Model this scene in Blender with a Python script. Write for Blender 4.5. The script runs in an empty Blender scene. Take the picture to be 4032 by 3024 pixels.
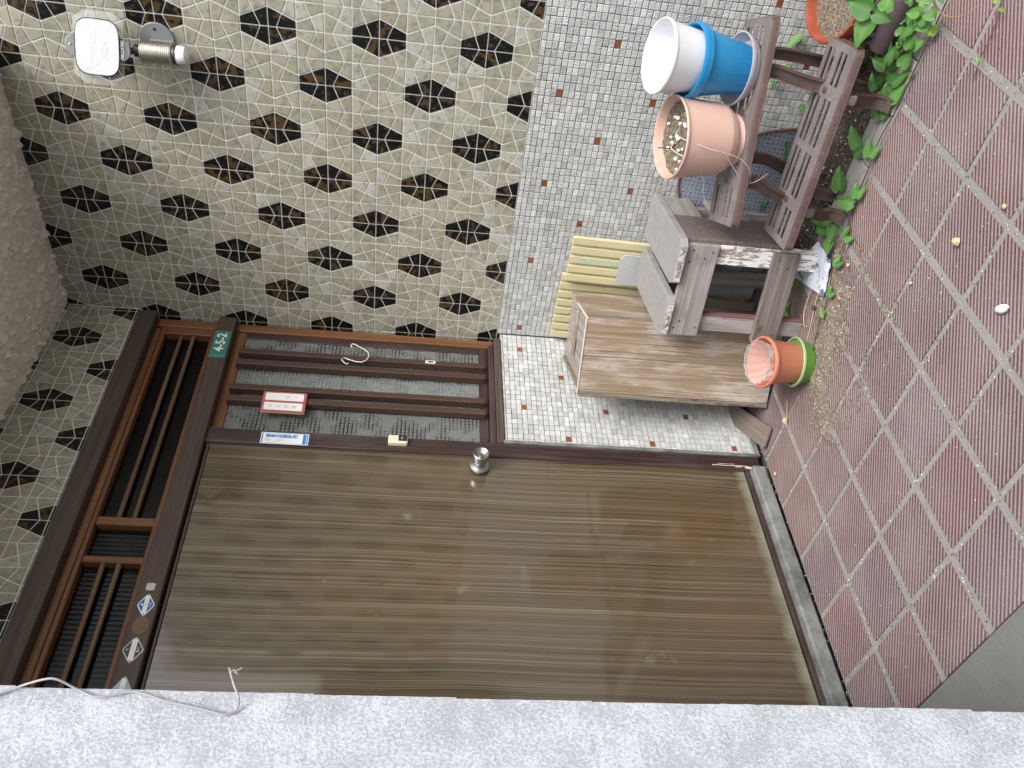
import bpy, math, random
from mathutils import Vector as V, Matrix, noise as mn

random.seed(7)
SC = bpy.context.scene
COL = SC.collection

# ------------------------------------------------------------------ camera
CAM = V((-2.509, -2.067, 1.231))
FW = V((0.7273044, 0.6761373, -0.1177568))
RT = V((-0.0423716, -0.1270147, -0.9909954))     # picture right (the photo lies on its side)
UP = V((0.6850058, -0.7257449, 0.0637294))       # picture up
cd = bpy.data.cameras.new('camera')
cam = bpy.data.objects.new('camera', cd)
COL.objects.link(cam)
m = Matrix.Identity(4)
for i in range(3):
    m[i][0], m[i][1], m[i][2], m[i][3] = RT[i], UP[i], -FW[i], CAM[i]
cam.matrix_world = m
cd.sensor_width = 36.0
cd.lens = 28.955
cd.clip_start = 0.02
cd.clip_end = 2000
SC.camera = cam

# ------------------------------------------------------------------ world, sun, exposure
SUN_EL, SUN_AZ = math.radians(44), math.radians(205)      # azimuth clockwise from +Y
W = bpy.data.worlds.new('World')
SC.world = W
W.use_nodes = True
wn = W.node_tree.nodes
wl = W.node_tree.links
wn.clear()
sky = wn.new('ShaderNodeTexSky')
sky.sky_type = 'NISHITA'
sky.sun_disc = False
sky.sun_elevation = SUN_EL
sky.sun_rotation = SUN_AZ
sky.air_density = 1.2
sky.dust_density = 4.0
sky.ozone_density = 1.0
hs = wn.new('ShaderNodeHueSaturation')
hs.inputs['Saturation'].default_value = 0.42
bg = wn.new('ShaderNodeBackground')
bg.inputs['Strength'].default_value = 0.15
wo = wn.new('ShaderNodeOutputWorld')
wl.new(sky.outputs[0], hs.inputs['Color'])
wl.new(hs.outputs[0], bg.inputs['Color'])
wl.new(bg.outputs[0], wo.inputs['Surface'])
sd = bpy.data.lights.new('sun', 'SUN')
sd.energy = 1.5
sd.angle = math.radians(25)
sd.color = (1.0, 0.97, 0.93)
sun = bpy.data.objects.new('sun', sd)
COL.objects.link(sun)
sdir = V((math.sin(SUN_AZ) * math.cos(SUN_EL), math.cos(SUN_AZ) * math.cos(SUN_EL), math.sin(SUN_EL)))
sun.rotation_euler = (-sdir).to_track_quat('-Z', 'Y').to_euler()
sun.location = sdir * 20
SC.view_settings.view_transform = 'Standard'
SC.view_settings.look = 'None'
SC.view_settings.gamma = 1.0
SC.view_settings.use_curve_mapping = False
SC.view_settings.exposure = 0.8
SC.cycles.max_bounces = 8
SC.cycles.diffuse_bounces = 5
SC.cycles.transparent_max_bounces = 12

# ------------------------------------------------------------------ node helpers
class NT:
    def __init__(s, name):
        s.m = bpy.data.materials.new(name)
        s.m.use_nodes = True
        s.n = s.m.node_tree.nodes
        s.l = s.m.node_tree.links
        s.n.clear()
        s.out = s.n.new('ShaderNodeOutputMaterial')
        s.b = s.n.new('ShaderNodeBsdfPrincipled')
        s.l.new(s.b.outputs[0], s.out.inputs[0])
    def put(s, sock, v):
        if hasattr(v, 'links') or hasattr(v, 'is_linked'):
            s.l.new(v, sock)
        else:
            if isinstance(v, tuple) and len(v) == 3 and sock.type == 'RGBA':
                v = (*v, 1)
            sock.default_value = v
    def node(s, t, **kw):
        n = s.n.new(t)
        for k, v in kw.items():
            setattr(n, k, v)
        return n
    def pos(s):
        return s.node('ShaderNodeNewGeometry').outputs['Position']
    def attr(s, name, out='Fac'):
        return s.node('ShaderNodeAttribute', attribute_name=name).outputs[out]
    def scale(s, v, sc, off=None):
        n = s.node('ShaderNodeVectorMath', operation='MULTIPLY')
        s.put(n.inputs[0], v)
        n.inputs[1].default_value = sc
        if off is None:
            return n.outputs[0]
        a = s.node('ShaderNodeVectorMath', operation='ADD')
        s.l.new(n.outputs[0], a.inputs[0])
        s.put(a.inputs[1], off)
        return a.outputs[0]
    def noise(s, v, sc, det=4, rough=0.55, dist=0.0):
        n = s.node('ShaderNodeTexNoise')
        s.put(n.inputs['Vector'], v)
        n.inputs['Scale'].default_value = sc
        n.inputs['Detail'].default_value = det
        n.inputs['Roughness'].default_value = rough
        n.inputs['Distortion'].default_value = dist
        return n.outputs['Fac']
    def voro(s, v, sc, feat='F1', out='Distance'):
        n = s.node('ShaderNodeTexVoronoi', feature=feat)
        s.put(n.inputs['Vector'], v)
        n.inputs['Scale'].default_value = sc
        return n.outputs[out]
    def math(s, op, a, b=0.0, clamp=False):
        n = s.node('ShaderNodeMath', operation=op)
        n.use_clamp = clamp
        s.put(n.inputs[0], a)
        s.put(n.inputs[1], b)
        return n.outputs[0]
    def ramp(s, f, stops, interp='LINEAR'):
        n = s.node('ShaderNodeValToRGB')
        n.color_ramp.interpolation = interp
        e = n.color_ramp.elements
        while len(e) < len(stops):
            e.new(0.5)
        for el, (p, c) in zip(e, stops):
            el.position = p
            el.color = (c, c, c, 1) if not isinstance(c, tuple) else (*c, 1)
        s.l.new(f, n.inputs[0])
        return n.outputs[0]
    def mix(s, f, a, b, mode='MIX'):
        n = s.node('ShaderNodeMix', data_type='RGBA', blend_type=mode)
        s.put(n.inputs[0], f)
        s.put(n.inputs[6], a)
        s.put(n.inputs[7], b)
        return n.outputs[2]
    def bump(s, h, strength=0.3, dist=0.01):
        n = s.node('ShaderNodeBump')
        n.inputs['Strength'].default_value = strength
        n.inputs['Distance'].default_value = dist
        s.put(n.inputs['Height'], h)
        s.l.new(n.outputs[0], s.b.inputs['Normal'])
    def fin(s, col=None, rough=None, spec=None, metal=None, coat=None):
        if col is not None: s.put(s.b.inputs['Base Color'], col)
        if rough is not None: s.put(s.b.inputs['Roughness'], rough)
        if spec is not None: s.b.inputs['Specular IOR Level'].default_value = spec
        if metal is not None: s.b.inputs['Metallic'].default_value = metal
        if coat is not None: s.b.inputs['Coat Weight'].default_value = coat
        return s.m

def offs(t, amt=7.0):
    n = t.node('ShaderNodeCombineXYZ')
    r = t.attr('rnd')
    for i, k in enumerate((amt, amt * 1.7, amt * 2.3)):
        t.l.new(t.math('MULTIPLY', r, k), n.inputs[i])
    return n.outputs[0]

def m_plastic(name, col, rough=0.45, var=0.18, dirt=0.25, dirtcol=(.32, .30, .27), bump=0.05):
    t = NT(name)
    p = t.pos()
    n1 = t.noise(p, 9, 5)
    n2 = t.noise(p, 60, 5)
    dark = tuple(c * (1 - var * 2) for c in col)
    c = t.mix(n1, dark, tuple(min(1, c * (1 + var)) for c in col))
    d = t.ramp(t.math('ADD', t.math('MULTIPLY', n1, .5), t.math('MULTIPLY', n2, .5)), [(.5, 0.0), (.72, 1.0)])
    c = t.mix(t.math('MULTIPLY', d, dirt), c, dirtcol)
    t.bump(n2, bump, .002)
    return t.fin(c, t.math('ADD', t.math('MULTIPLY', n2, .2), rough - .1))

def m_wood(name, base, dark, light, gscale=1.0, rough=0.7, patch=None, patchamt=0.5, spots=0.0, gl=None, bumps=.25):
    t = NT(name)
    g = t.attr('gpos', 'Vector')
    o = offs(t)
    fine = t.noise(t.scale(g, (3.2 * gscale, 260 * gscale, 260 * gscale), o), 1.0, 5, .6, .05)
    mid = t.noise(t.scale(g, (1.3 * gscale, 60 * gscale, 60 * gscale), o), 1.0, 3, .55, .1)
    big = t.noise(t.scale(g, (5, 14, 14), o), 1.0, 4, .6)
    c = t.mix(t.ramp(mid, [(.3, 0.0), (.7, 1.0)]), dark, base)
    c = t.mix(t.ramp(fine, [(.5, 0.0), (.78, 1.0)]), c, light)
    c = t.mix(t.math('MULTIPLY', t.ramp(fine, [(.22, 1.0), (.42, 0.0)]), .75), c, tuple(x * .35 for x in dark))
    if patch:
        pf = t.ramp(t.math('ADD', t.math('MULTIPLY', big, .65), t.math('MULTIPLY', fine, .35)), [(.48, 0.0), (.62, 1.0)])
        c = t.mix(t.math('MULTIPLY', pf, patchamt), c, patch)
    if spots:
        sp = t.ramp(t.noise(t.scale(g, (9, 26, 26), o), 1.0, 5, .7), [(.55, 0.0), (.7, 1.0)])
        c = t.mix(t.math('MULTIPLY', sp, spots), c, (.025, .02, .018))
    t.bump(fine, bumps, .003)
    return t.fin(c, rough, gl)

# ------------------------------------------------------------------ materials
def build_mats():
    M = {}
    # glazed wall tiles
    t = NT('pale_glaze')
    p = t.scale(t.pos(), (1, 1, 1), offs(t))
    r = t.attr('rnd')
    c = t.ramp(r, [(0, (.325, .31, .235)), (.35, (.36, .343, .262)), (.8, (.405, .388, .305)), (1, (.49, .487, .44))])
    n = t.noise(p, 46, 3, .5)
    c = t.mix(t.math('MULTIPLY', t.ramp(n, [(.52, 0.0), (.64, 1.0)]), .55), c, (.20, .195, .165))
    n2 = t.noise(p, 75, 2, .5)
    c = t.mix(t.math('MULTIPLY', t.ramp(n2, [(.56, 0.0), (.66, 1.0)]), .5), c, (.14, .15, .148))
    n3 = t.noise(p, 25, 3)
    c = t.mix(t.math('MULTIPLY', t.ramp(n3, [(.5, 0.0), (.7, 1.0)]), .5), c, (.45, .44, .36))
    t.bump(t.noise(p, 30, 2), .12, .003)
    M['pale'] = t.fin(c, .3, .35)
    t = NT('dark_glaze')
    p = t.scale(t.pos(), (1, 1, 1), offs(t))
    r = t.attr('rnd')
    n = t.noise(p, 52, 2, .45)
    th = t.math('ADD', n, t.math('MULTIPLY', t.math('SUBTRACT', r, .5), .2))
    c = t.mix(t.ramp(th, [(.55, 0.0), (.60, 1.0)]), (.007, .007, .008), (.075, .046, .02))
    n2 = t.noise(p, 110, 2)
    c = t.mix(t.ramp(n2, [(.62, 0.0), (.68, 1.0)]), c, (.08, .06, .034))
    t.bump(t.noise(p, 30, 2), .1, .003)
    M['dark'] = t.fin(c, .28, .3)
    t = NT('wall_grout')
    p = t.pos()
    M['grout'] = t.fin(t.mix(t.noise(p, 5, 5), (.62, .65, .61), (.80, .82, .79)), .9)
    t = NT('stone_mosaic')
    p = t.scale(t.pos(), (1, 1, 1), offs(t, 3))
    r = t.attr('rnd')
    c = t.ramp(r, [(0, (.40, .41, .395)), (.15, (.49, .508, .505)), (.5, (.55, .57, .57)), (.8, (.60, .61, .60)), (1, (.69, .71, .725))])
    nn = t.noise(t.scale(p, (1, 1.4, .8)), 120, 5, .6)
    c = t.mix(t.ramp(nn, [(.3, .4), (.6, 0.0)]), c, (.36, .37, .36))
    big = t.noise(t.pos(), 3.0, 4)
    c = t.mix(t.ramp(big, [(.45, 0.0), (.75, .3)]), c, (.40, .405, .38))
    rough_piece = t.math('GREATER_THAN', t.math('FRACT', t.math('MULTIPLY', r, 17.3)), .32)
    t.bump(t.math('MULTIPLY', nn, rough_piece), .9, .006)
    M['mosaic'] = t.fin(c, .75, .3)
    t = NT('copper_glaze')
    p = t.pos()
    M['copper'] = t.fin(t.mix(t.noise(p, 90, 2), (.12, .03, .012), (.36, .12, .05)), .15, .8)
    t = NT('mosaic_grout')
    M['mgrout'] = t.fin(t.mix(t.noise(t.pos(), 4, 5), (.16, .165, .175), (.27, .27, .28)), .95)
    # floor
    t = NT('ribbed_floor_tile')
    p = t.pos()
    r = t.attr('rnd')
    c = t.ramp(r, [(0, (.080, .043, .047)), (.5, (.096, .047, .050)), (.8, (.118, .048, .050)), (1, (.088, .054, .064))])
    big = t.noise(p, 4.5, 6, .6)
    fine = t.noise(p, 160, 4, .7)
    dust = t.mix(fine, (.225, .196, .19), (.325, .29, .278))
    gro = t.attr('groove')
    c = t.mix(t.math('ADD', t.math('MULTIPLY', gro, .85), t.math('MULTIPLY', t.ramp(big, [(.4, 0.0), (.75, .35)]), t.ramp(fine, [(.3, .5), (.6, 1.0)]))), c, dust)
    sp = t.ramp(t.noise(p, 330, 2), [(.68, 0.0), (.72, 1.0)])
    c = t.mix(t.math('MULTIPLY', sp, .55), c, (.58, .53, .47))
    t.bump(fine, .15, .002)
    M['floor'] = t.fin(c, .62, .35)
    t = NT('floor_grout')
    p = t.pos()
    f2 = t.noise(p, 140, 5, .7)
    c = t.mix(t.noise(p, 6, 5), (.20, .192, .182), (.30, .288, .268))
    c = t.mix(t.ramp(f2, [(.6, 0.0), (.72, .8)]), c, (.52, .47, .39))
    c = t.mix(t.ramp(f2, [(.26, .5), (.36, 0.0)]), c, (.11, .105, .10))
    t.bump(f2, .6, .004)
    M['fgrout'] = t.fin(c, .95)
    t = NT('concrete')
    p = t.pos()
    f1 = t.noise(p, 5, 7, .65)
    f2 = t.noise(p, 90, 5, .7)
    c = t.mix(f1, (.11, .115, .115), (.21, .21, .20))
    c = t.mix(t.ramp(f2, [(.35, .5), (.6, 0.0)]), c, (.12, .12, .115))
    t.bump(f2, .35, .004)
    M['concrete'] = t.fin(c, .9)
    t = NT('bounce_concrete')
    p = t.pos()
    f1 = t.noise(p, 2, 7, .65)
    M['bounce_lane'] = t.fin(t.mix(f1, (.22, .215, .21), (.32, .315, .30)), .9)  # kept pale so this unseen ground throws light upwards
    t = NT('sill_stone')
    p = t.pos()
    f1 = t.noise(p, 14, 6, .65)
    f2 = t.noise(p, 120, 5, .7)
    c = t.mix(t.ramp(f1, [(.3, 0.0), (.7, 1.0)]), (.06, .066, .066), (.25, .26, .25))
    c = t.mix(t.ramp(f2, [(.6, 0.0), (.75, .5)]), c, (.36, .36, .33))
    t.bump(f2, .3, .003)
    M['sill'] = t.fin(c, .75)
    t = NT('kerb_tile')
    p = t.pos()
    f1 = t.noise(p, 14, 6, .65)
    M['kerb'] = t.fin(t.mix(f1, (.22, .205, .205), (.36, .345, .335)), .7)
    t = NT('asphalt')
    p = t.pos()
    M['asphalt'] = t.fin(t.mix(t.noise(p, 60, 5, .7), (.035, .035, .037), (.09, .088, .086)), .9)
    # soffit
    t = NT('roughcast_paint')
    p = t.pos()
    n = t.noise(p, 70, 5, .65, .3)
    t.bump(n, .8, .01)
    M['soffit'] = t.fin(t.mix(t.noise(p, 8, 5), (.82, .78, .69), (.90, .85, .75)), .36, .6)
    # block wall
    t = NT('block_paint')
    p = t.pos()
    n = t.noise(t.scale(p, (1, 1, .7)), 260, 6, .75)
    b = t.noise(p, 15, 6, .6)
    f = t.math('ADD', t.math('MULTIPLY', n, .7), t.math('MULTIPLY', b, .32))
    c = t.mix(t.ramp(f, [(.475, 0.0), (.56, 1.0)]), (.38, .405, .445), (.56, .59, .645))
    c = t.mix(t.ramp(t.noise(p, 38, 4, .6), [(.73, 0.0), (.78, .6)]), c, (.20, .19, .21))
    t.bump(t.math('ADD', n, t.math('MULTIPLY', b, 2.0)), .7, .006)
    M['block'] = t.fin(c, .8)
    # door veneer
    t = NT('door_veneer')
    g = t.pos()
    wob = t.noise(t.scale(g, (1.6, 1, 1.5)), 1.0, 1, .5)
    wx = t.node('ShaderNodeCombineXYZ')
    t.l.new(t.math('MULTIPLY', wob, 3.2), wx.inputs[0])
    f1 = t.noise(t.scale(g, (70, 1, .16), wx.outputs[0]), 1.0, 1, .5)
    f2 = t.noise(t.scale(g, (420, 1, .5), wx.outputs[0]), 1.0, 2, .6)
    f3 = t.noise(t.scale(g, (110, 1, .12), wx.outputs[0], ), 1.0, 1, .5)
    c = t.mix(t.ramp(f2, [(.3, 0.0), (.7, 1.0)]), (.070, .050, .028), (.116, .089, .053))
    def lines(f, at, w, amt):
        d = t.math('ABSOLUTE', t.math('SUBTRACT', f, at))
        return t.ramp(d, [(0.0, amt), (w * .5, amt), (w, 0.0)])
    c = t.mix(lines(f1, .56, .022, .36), c, (.235, .19, .122))
    c = t.mix(lines(f3, .62, .030, .45), c, (.25, .205, .135))
    c = t.mix(lines(f3, .44, .020, .65), c, (.034, .026, .016))
    c = t.mix(lines(f1, .42, .018, .7), c, (.03, .023, .014))
    c = t.mix(lines(f1, .50, .010, .4), c, (.045, .034, .02))
    pt = t.noise(t.scale(g, (3, 1, 2.2)), 1.0, 3)
    c = t.mix(t.ramp(pt, [(.5, 0.0), (.75, .4)]), c, (.135, .075, .03))
    sx = t.node('ShaderNodeSeparateXYZ')
    t.l.new(g, sx.inputs[0])
    edge = t.math('ADD', sx.outputs[2], t.math('MULTIPLY', t.noise(t.scale(g, (16, 1, 10)), 1.0, 4), -.07))
    c = t.mix(t.ramp(t.math('MULTIPLY', edge, 1.0), [(.026, .75), (.072, 0.0)]), c, (.27, .30, .215))
    sm = t.noise(t.scale(g, (9, 1, 7)), 1.0, 4, .6)
    c = t.mix(t.ramp(sm, [(.66, 0.0), (.74, .45)]), c, (.21, .225, .155))
    t.bump(f2, .04, .001)
    M['veneer'] = t.fin(c, t.math('ADD', .10, t.math('MULTIPLY', sm, .12)), .6, coat=1.0)
    t.b.inputs['Coat Roughness'].default_value = .045
    t.b.inputs['Coat IOR'].default_value = 1.6
    # woods
    M['wood_dark'] = m_wood('dark_frame_wood', (.046, .025, .022), (.024, .013, .012), (.085, .055, .045), rough=.45, patch=(.13, .10, .10), patchamt=.28)
    M['wood_amber'] = m_wood('amber_frame_wood', (.19, .08, .031), (.11, .045, .018), (.25, .12, .055), rough=.45)
    M['wood_beam'] = m_wood('weathered_beam_wood', (.082, .055, .042), (.046, .03, .023), (.14, .105, .082), rough=.6)
    M['wood_slat'] = m_wood('brown_slat_wood', (.070, .038, .026), (.038, .02, .014), (.115, .07, .05), rough=.5)
    M['wood_bar'] = m_wood('pale_bar_wood', (.17, .10, .05), (.10, .058, .028), (.25, .16, .09), rough=.55)
    M['wood_cab'] = m_wood('sun_bleached_veneer', (.29, .215, .145), (.195, .135, .083), (.43, .375, .31), rough=.75, patch=(.54, .51, .48), patchamt=.75)
    M['wood_cab_edge'] = m_wood('peeling_cabinet_edge', (.24, .20, .16), (.08, .065, .055), (.55, .51, .45), gscale=2.2, rough=.85, spots=.9)
    M['wood_grey'] = m_wood('grey_weathered_board', (.31, .285, .27), (.20, .178, .165), (.44, .42, .405), rough=.8, patch=(.44, .42, .42), patchamt=.5, spots=.35)
    M['wood_grey_dark'] = m_wood('stained_weathered_board', (.20, .172, .155), (.115, .098, .088), (.32, .295, .275), rough=.8, spots=.8)
    M['wood_rose'] = m_wood('faded_side_board', (.165, .13, .115), (.105, .082, .072), (.27, .235, .215), rough=.75, spots=.25)
    t = NT('flaking_white_paint')
    g = t.attr('gpos', 'Vector')
    n = t.noise(t.scale(g, (30, 110, 110), offs(t)), 1.0, 5, .65)
    fine = t.noise(t.scale(g, (8, 260, 260)), 1.0, 5)
    wood = t.mix(fine, (.19, .155, .13), (.40, .34, .30))
    M['wood_white'] = t.fin(t.mix(t.ramp(n, [(.47, 0.0), (.5, 1.0)]), wood, (.74, .75, .76)), .7)
    t.bump(t.math('ADD', fine, t.ramp(n, [(.47, 0.0), (.5, 2.0)])), .3, .003)
    t = NT('grey_slab')
    p = t.pos()
    n = t.noise(p, 30, 6, .65)
    c = t.mix(n, (.19, .19, .195), (.36, .355, .345))
    c = t.mix(t.ramp(t.noise(p, 55, 3), [(.68, 0.0), (.73, .8)]), c, (.14, .10, .085))
    t.bump(n, .3, .004)
    M['slab'] = t.fin(c, .7)
    t = NT('slab_edge')
    n = t.noise(t.pos(), 70, 6, .7)
    t.bump(n, .8, .006)
    M['slab_edge'] = t.fin(t.mix(t.ramp(n, [(.42, 0.0), (.58, 1.0)]), (.16, .16, .165), (.62, .60, .55)), .85)
    # patterned glass
    def glass(name, tint, body, pattern):
        t = NT(name)
        p = t.pos()
        if pattern == 'grid':
            sx = t.node('ShaderNodeSeparateXYZ')
            t.l.new(p, sx.inputs[0])
            h = None
            fx = t.math('FRACT', t.math('MULTIPLY', sx.outputs[0], 72.0))
            fz = t.math('FRACT', t.math('MULTIPLY', sx.outputs[2], 72.0))
            ex = t.math('LESS_THAN', fx, .3)
            ez = t.math('LESS_THAN', fz, .3)
            lines = t.math('MAXIMUM', ex, ez)
            cl = t.ramp(t.noise(t.scale(p, (14, 1, 14)), 1.0, 2), [(.42, 0.0), (.58, 1.0)])
            h = t.math('MULTIPLY', lines, cl)
        else:
            sx = t.node('ShaderNodeSeparateXYZ')
            t.l.new(p, sx.inputs[0])
            h = t.math('PINGPONG', sx.outputs[0], .0075)
            h = t.math('MULTIPLY', h, 120.0)
        t.bump(h, .5 if pattern == 'grid' else .12, .003)
        mf = t.math('SUBTRACT', .56 if pattern == 'grid' else .5, t.math('MULTIPLY', h, .45 if pattern == 'grid' else .1))
        col = t.mix(t.math('MULTIPLY', h, .55), body, tuple(x * .3 for x in body))
        t.fin(col, .16, .5)
        tr = t.node('ShaderNodeBsdfTransparent')
        tr.inputs[0].default_value = (*tint, 1)
        mx = t.node('ShaderNodeMixShader')
        t.l.new(mf, mx.inputs[0])
        t.l.new(tr.outputs[0], mx.inputs[1])
        t.l.new(t.b.outputs[0], mx.inputs[2])
        t.l.new(mx.outputs[0], t.out.inputs[0])
        return t.m
    M['glass_grid'] = glass('patterned_glass', (.88, .9, .89), (.25, .265, .262), 'grid')
    M['glass_reed'] = glass('reeded_glass', (.25, .25, .25), (.012, .012, .012), 'reed')
    t = NT('clear_plastic')
    t.fin((.82, .84, .84), .12, .6)
    tr = t.node('ShaderNodeBsdfTransparent')
    tr.inputs[0].default_value = (.96, .96, .95, 1)
    mx = t.node('ShaderNodeMixShader')
    lw = t.node('ShaderNodeLayerWeight')
    lw.inputs[0].default_value = .35
    t.l.new(t.math('ADD', t.math('MULTIPLY', lw.outputs['Facing'], .5), .18), mx.inputs[0])
    t.l.new(tr.outputs[0], mx.inputs[1])
    t.l.new(t.b.outputs[0], mx.inputs[2])
    t.l.new(mx.outputs[0], t.out.inputs[0])
    M['clear'] = t.m
    t = NT('lamp_lens')
    g = t.pos()
    vv = t.scale(g, (150, 150, 150))
    h = t.voro(vv, 1.0)
    t.bump(h, .25, .003)
    t.fin((.9, .92, .95), .08, .8)  # white body colour stands in for sky reflected by the lens
    tr = t.node('ShaderNodeBsdfTransparent')
    mx = t.node('ShaderNodeMixShader')
    mx.inputs[0].default_value = .42
    t.l.new(tr.outputs[0], mx.inputs[1])
    t.l.new(t.b.outputs[0], mx.inputs[2])
    t.l.new(mx.outputs[0], t.out.inputs[0])
    M['lens'] = t.m
    t = NT('reflector')
    vh = t.voro(t.scale(t.pos(), (190, 190, 190)), 1.0)
    t.bump(vh, .3, .003)
    M['reflector'] = t.fin((.90, .91, .94), .35, metal=.25)  # whitened, so the sky's reflection is put into the colour
    # plain
    def plain(name, col, rough=.5, metal=0.0, spec=.5, v=.12, sc=40):
        t = NT(name)
        n = t.noise(t.pos(), sc, 5, .6)
        c = t.mix(n, tuple(x * (1 - v * 1.5) for x in col), tuple(min(1, x * (1 + v)) for x in col))
        return t.fin(c, t.math('ADD', t.math('MULTIPLY', n, .15), rough - .07), spec, metal)
    M['steel'] = plain('brushed_steel', (.42, .42, .43), .34, 1.0)
    M['alu'] = plain('warm_aluminium', (.50, .48, .43), .38, 1.0)
    M['grey_plastic'] = plain('grey_plastic', (.22, .23, .24), .45)
    M['black_plastic'] = plain('black_plastic', (.025, .025, .03), .35)
    M['white_plastic'] = plain('white_plastic', (.80, .81, .84), .35, v=.04)
    M['cream_plastic'] = plain('cream_plastic', (.68, .64, .47), .35, v=.05)
    M['green_plate'] = plain('green_enamel', (.045, .20, .18), .35)
    M['white_print'] = plain('white_print', (.82, .84, .82), .5, v=.03)
    M['faint_print'] = plain('faint_print', (.52, .54, .54), .6, v=.05)
    M['pale_print'] = plain('pale_green_print', (.36, .52, .48), .6, v=.05)
    M['blue_print'] = plain('blue_print', (.018, .25, .66), .45, v=.05)
    M['pink_print'] = plain('pink_print', (.72, .58, .60), .6, v=.05)
    M['card'] = plain('white_card', (.80, .82, .82), .5, v=.03)
    M['red_plate'] = plain('faded_red_plate', (.42, .105, .105), .5)
    M['cream_edge'] = plain('cream_plate_edge', (.55, .46, .28), .6)
    M['navy'] = plain('blue_enamel', (.02, .12, .42), .4)
    M['dark_enamel'] = plain('dark_enamel', (.03, .04, .04), .4)
    M['sky_enamel'] = plain('pale_blue_enamel', (.33, .47, .53), .45)
    M['paper_grey'] = plain('paper_remnant', (.52, .50, .50), .8)
    M['paper_rust'] = plain('rusty_paper', (.14, .06, .03), .8)
    M['scar'] = plain('bare_wood_scar', (.17, .115, .075), .8, v=.3, sc=90)
    M['wire_white'] = plain('white_wire', (.70, .71, .70), .4)
    M['cable'] = plain('grey_cable', (.30, .30, .33), .45)
    M['inside'] = plain('dim_interior', (.05, .05, .05), .9)
    M['curtain'] = plain('pale_curtain', (.86, .88, .86), .9)
    M['iron'] = plain('rusty_nail', (.06, .03, .022), .8)
    M['blue'] = m_plastic('blue_pot_plastic', (.018, .25, .53), .35, dirt=.12, dirtcol=(.2, .4, .55))
    M['white_pot'] = m_plastic('white_pot_plastic', (.82, .83, .87), .3, var=.04, dirt=.12, dirtcol=(.6, .58, .56))
    M['saucer'] = m_plastic('lilac_grey_plastic', (.44, .43, .47), .5, dirt=.4)
    M['pink'] = m_plastic('pink_pot_plastic', (.60, .40, .335), .55, var=.08, dirt=.3, dirtcol=(.62, .45, .38))
    M['red_pot'] = m_plastic('red_pot_plastic', (.30, .06, .028), .4, dirt=.25, dirtcol=(.5, .28, .22))
    M['terra'] = m_plastic('terracotta_plastic', (.56, .20, .125), .5, var=.08, dirt=.3, dirtcol=(.5, .3, .22))
    M['green'] = m_plastic('green_saucer_plastic', (.10, .26, .035), .45, dirt=.3)
    M['green_rim'] = m_plastic('bleached_green_plastic', (.36, .44, .26), .5, dirt=.3)
    M['stand'] = m_plastic('faded_brown_plastic', (.175, .15, .15), .5, dirt=.55, dirtcol=(.30, .28, .285), var=.15)
    M['stand_side'] = m_plastic('brown_plastic', (.105, .068, .058), .45, dirt=.3, dirtcol=(.26, .21, .2), var=.15)
    M['can'] = m_plastic('mauve_brown_plastic', (.12, .085, .095), .45, dirt=.4, dirtcol=(.2, .165, .17))
    M['cream'] = m_plastic('cream_ribbed_plastic', (.60, .55, .34), .45, var=.08, dirt=.2, dirtcol=(.42, .38, .25))
    M['pale_sheet'] = m_plastic('pale_grey_sheet', (.48, .51, .54), .5)
    M['old_board'] = m_wood('brown_leaning_board', (.19, .155, .13), (.14, .11, .09), (.25, .21, .18), rough=.75)
    M['greenish'] = m_plastic('drab_board', (.25, .235, .19), .6)
    t = NT('felt_mat')
    p = t.pos()
    sx = t.node('ShaderNodeSeparateXYZ')
    t.l.new(p, sx.inputs[0])
    cmb = t.node('ShaderNodeCombineXYZ')
    t.l.new(t.math('MULTIPLY', sx.outputs[1], 72.0), cmb.inputs[0])
    t.l.new(t.math('MULTIPLY', sx.outputs[2], 72.0), cmb.inputs[1])
    vr = t.node('ShaderNodeTexVoronoi', feature='F1')
    vr.inputs['Scale'].default_value = 1.0
    vr.inputs['Randomness'].default_value = 0.18
    t.l.new(cmb.outputs[0], vr.inputs['Vector'])
    dots = t.ramp(vr.outputs['Distance'], [(.16, 1.0), (.22, 0.0)])
    n = t.noise(p, 130, 4, .7)
    c = t.mix(n, (.17, .19, .26), (.30, .325, .40))
    c = t.mix(dots, c, (.03, .035, .055))
    t.bump(t.math('SUBTRACT', n, dots), .6, .004)
    M['mat'] = t.fin(c, .95)
    M['binding'] = plain('brown_binding', (.17, .08, .075), .9)
    # soil, sand
    def grainy(name, stops, sc, bumpd=.01):
        t = NT(name)
        p = t.pos()
        a = t.noise(p, sc, 8, .75)
        v2 = t.voro(p, sc * 2.2, 'F1', 'Color')
        sp = t.node('ShaderNodeSeparateColor')
        t.l.new(v2, sp.inputs[0])
        f = t.math('ADD', t.math('MULTIPLY', a, .6), t.math('MULTIPLY', sp.outputs[0], .4))
        t.bump(f, .9, bumpd)
        return t.fin(t.ramp(f, stops), .95)
    M['soil'] = grainy('dark_soil', [(.25, (.02, .016, .012)), (.5, (.07, .055, .042)), (.72, (.16, .13, .10)), (.85, (.42, .38, .32))], 90)
    M['potsoil'] = grainy('dry_pot_soil', [(.25, (.06, .048, .035)), (.5, (.20, .165, .12)), (.7, (.36, .30, .22)), (.85, (.58, .52, .42))], 120)
    M['sand'] = grainy('spilled_sand', [(.25, (.12, .095, .072)), (.5, (.235, .195, .15)), (.75, (.36, .305, .24)), (.9, (.52, .45, .36))], 150)
    t = NT('grit')
    r = t.attr('rnd')
    M['grit'] = t.fin(t.ramp(r, [(0, (.035, .033, .03)), (.42, (.10, .09, .08)), (.44, (.30, .25, .19)), (.75, (.52, .45, .355)), (.85, (.72, .70, .66))]), .9)
    M['perlite'] = plain('white_perlite', (.78, .78, .77), .8, v=.06)
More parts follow.
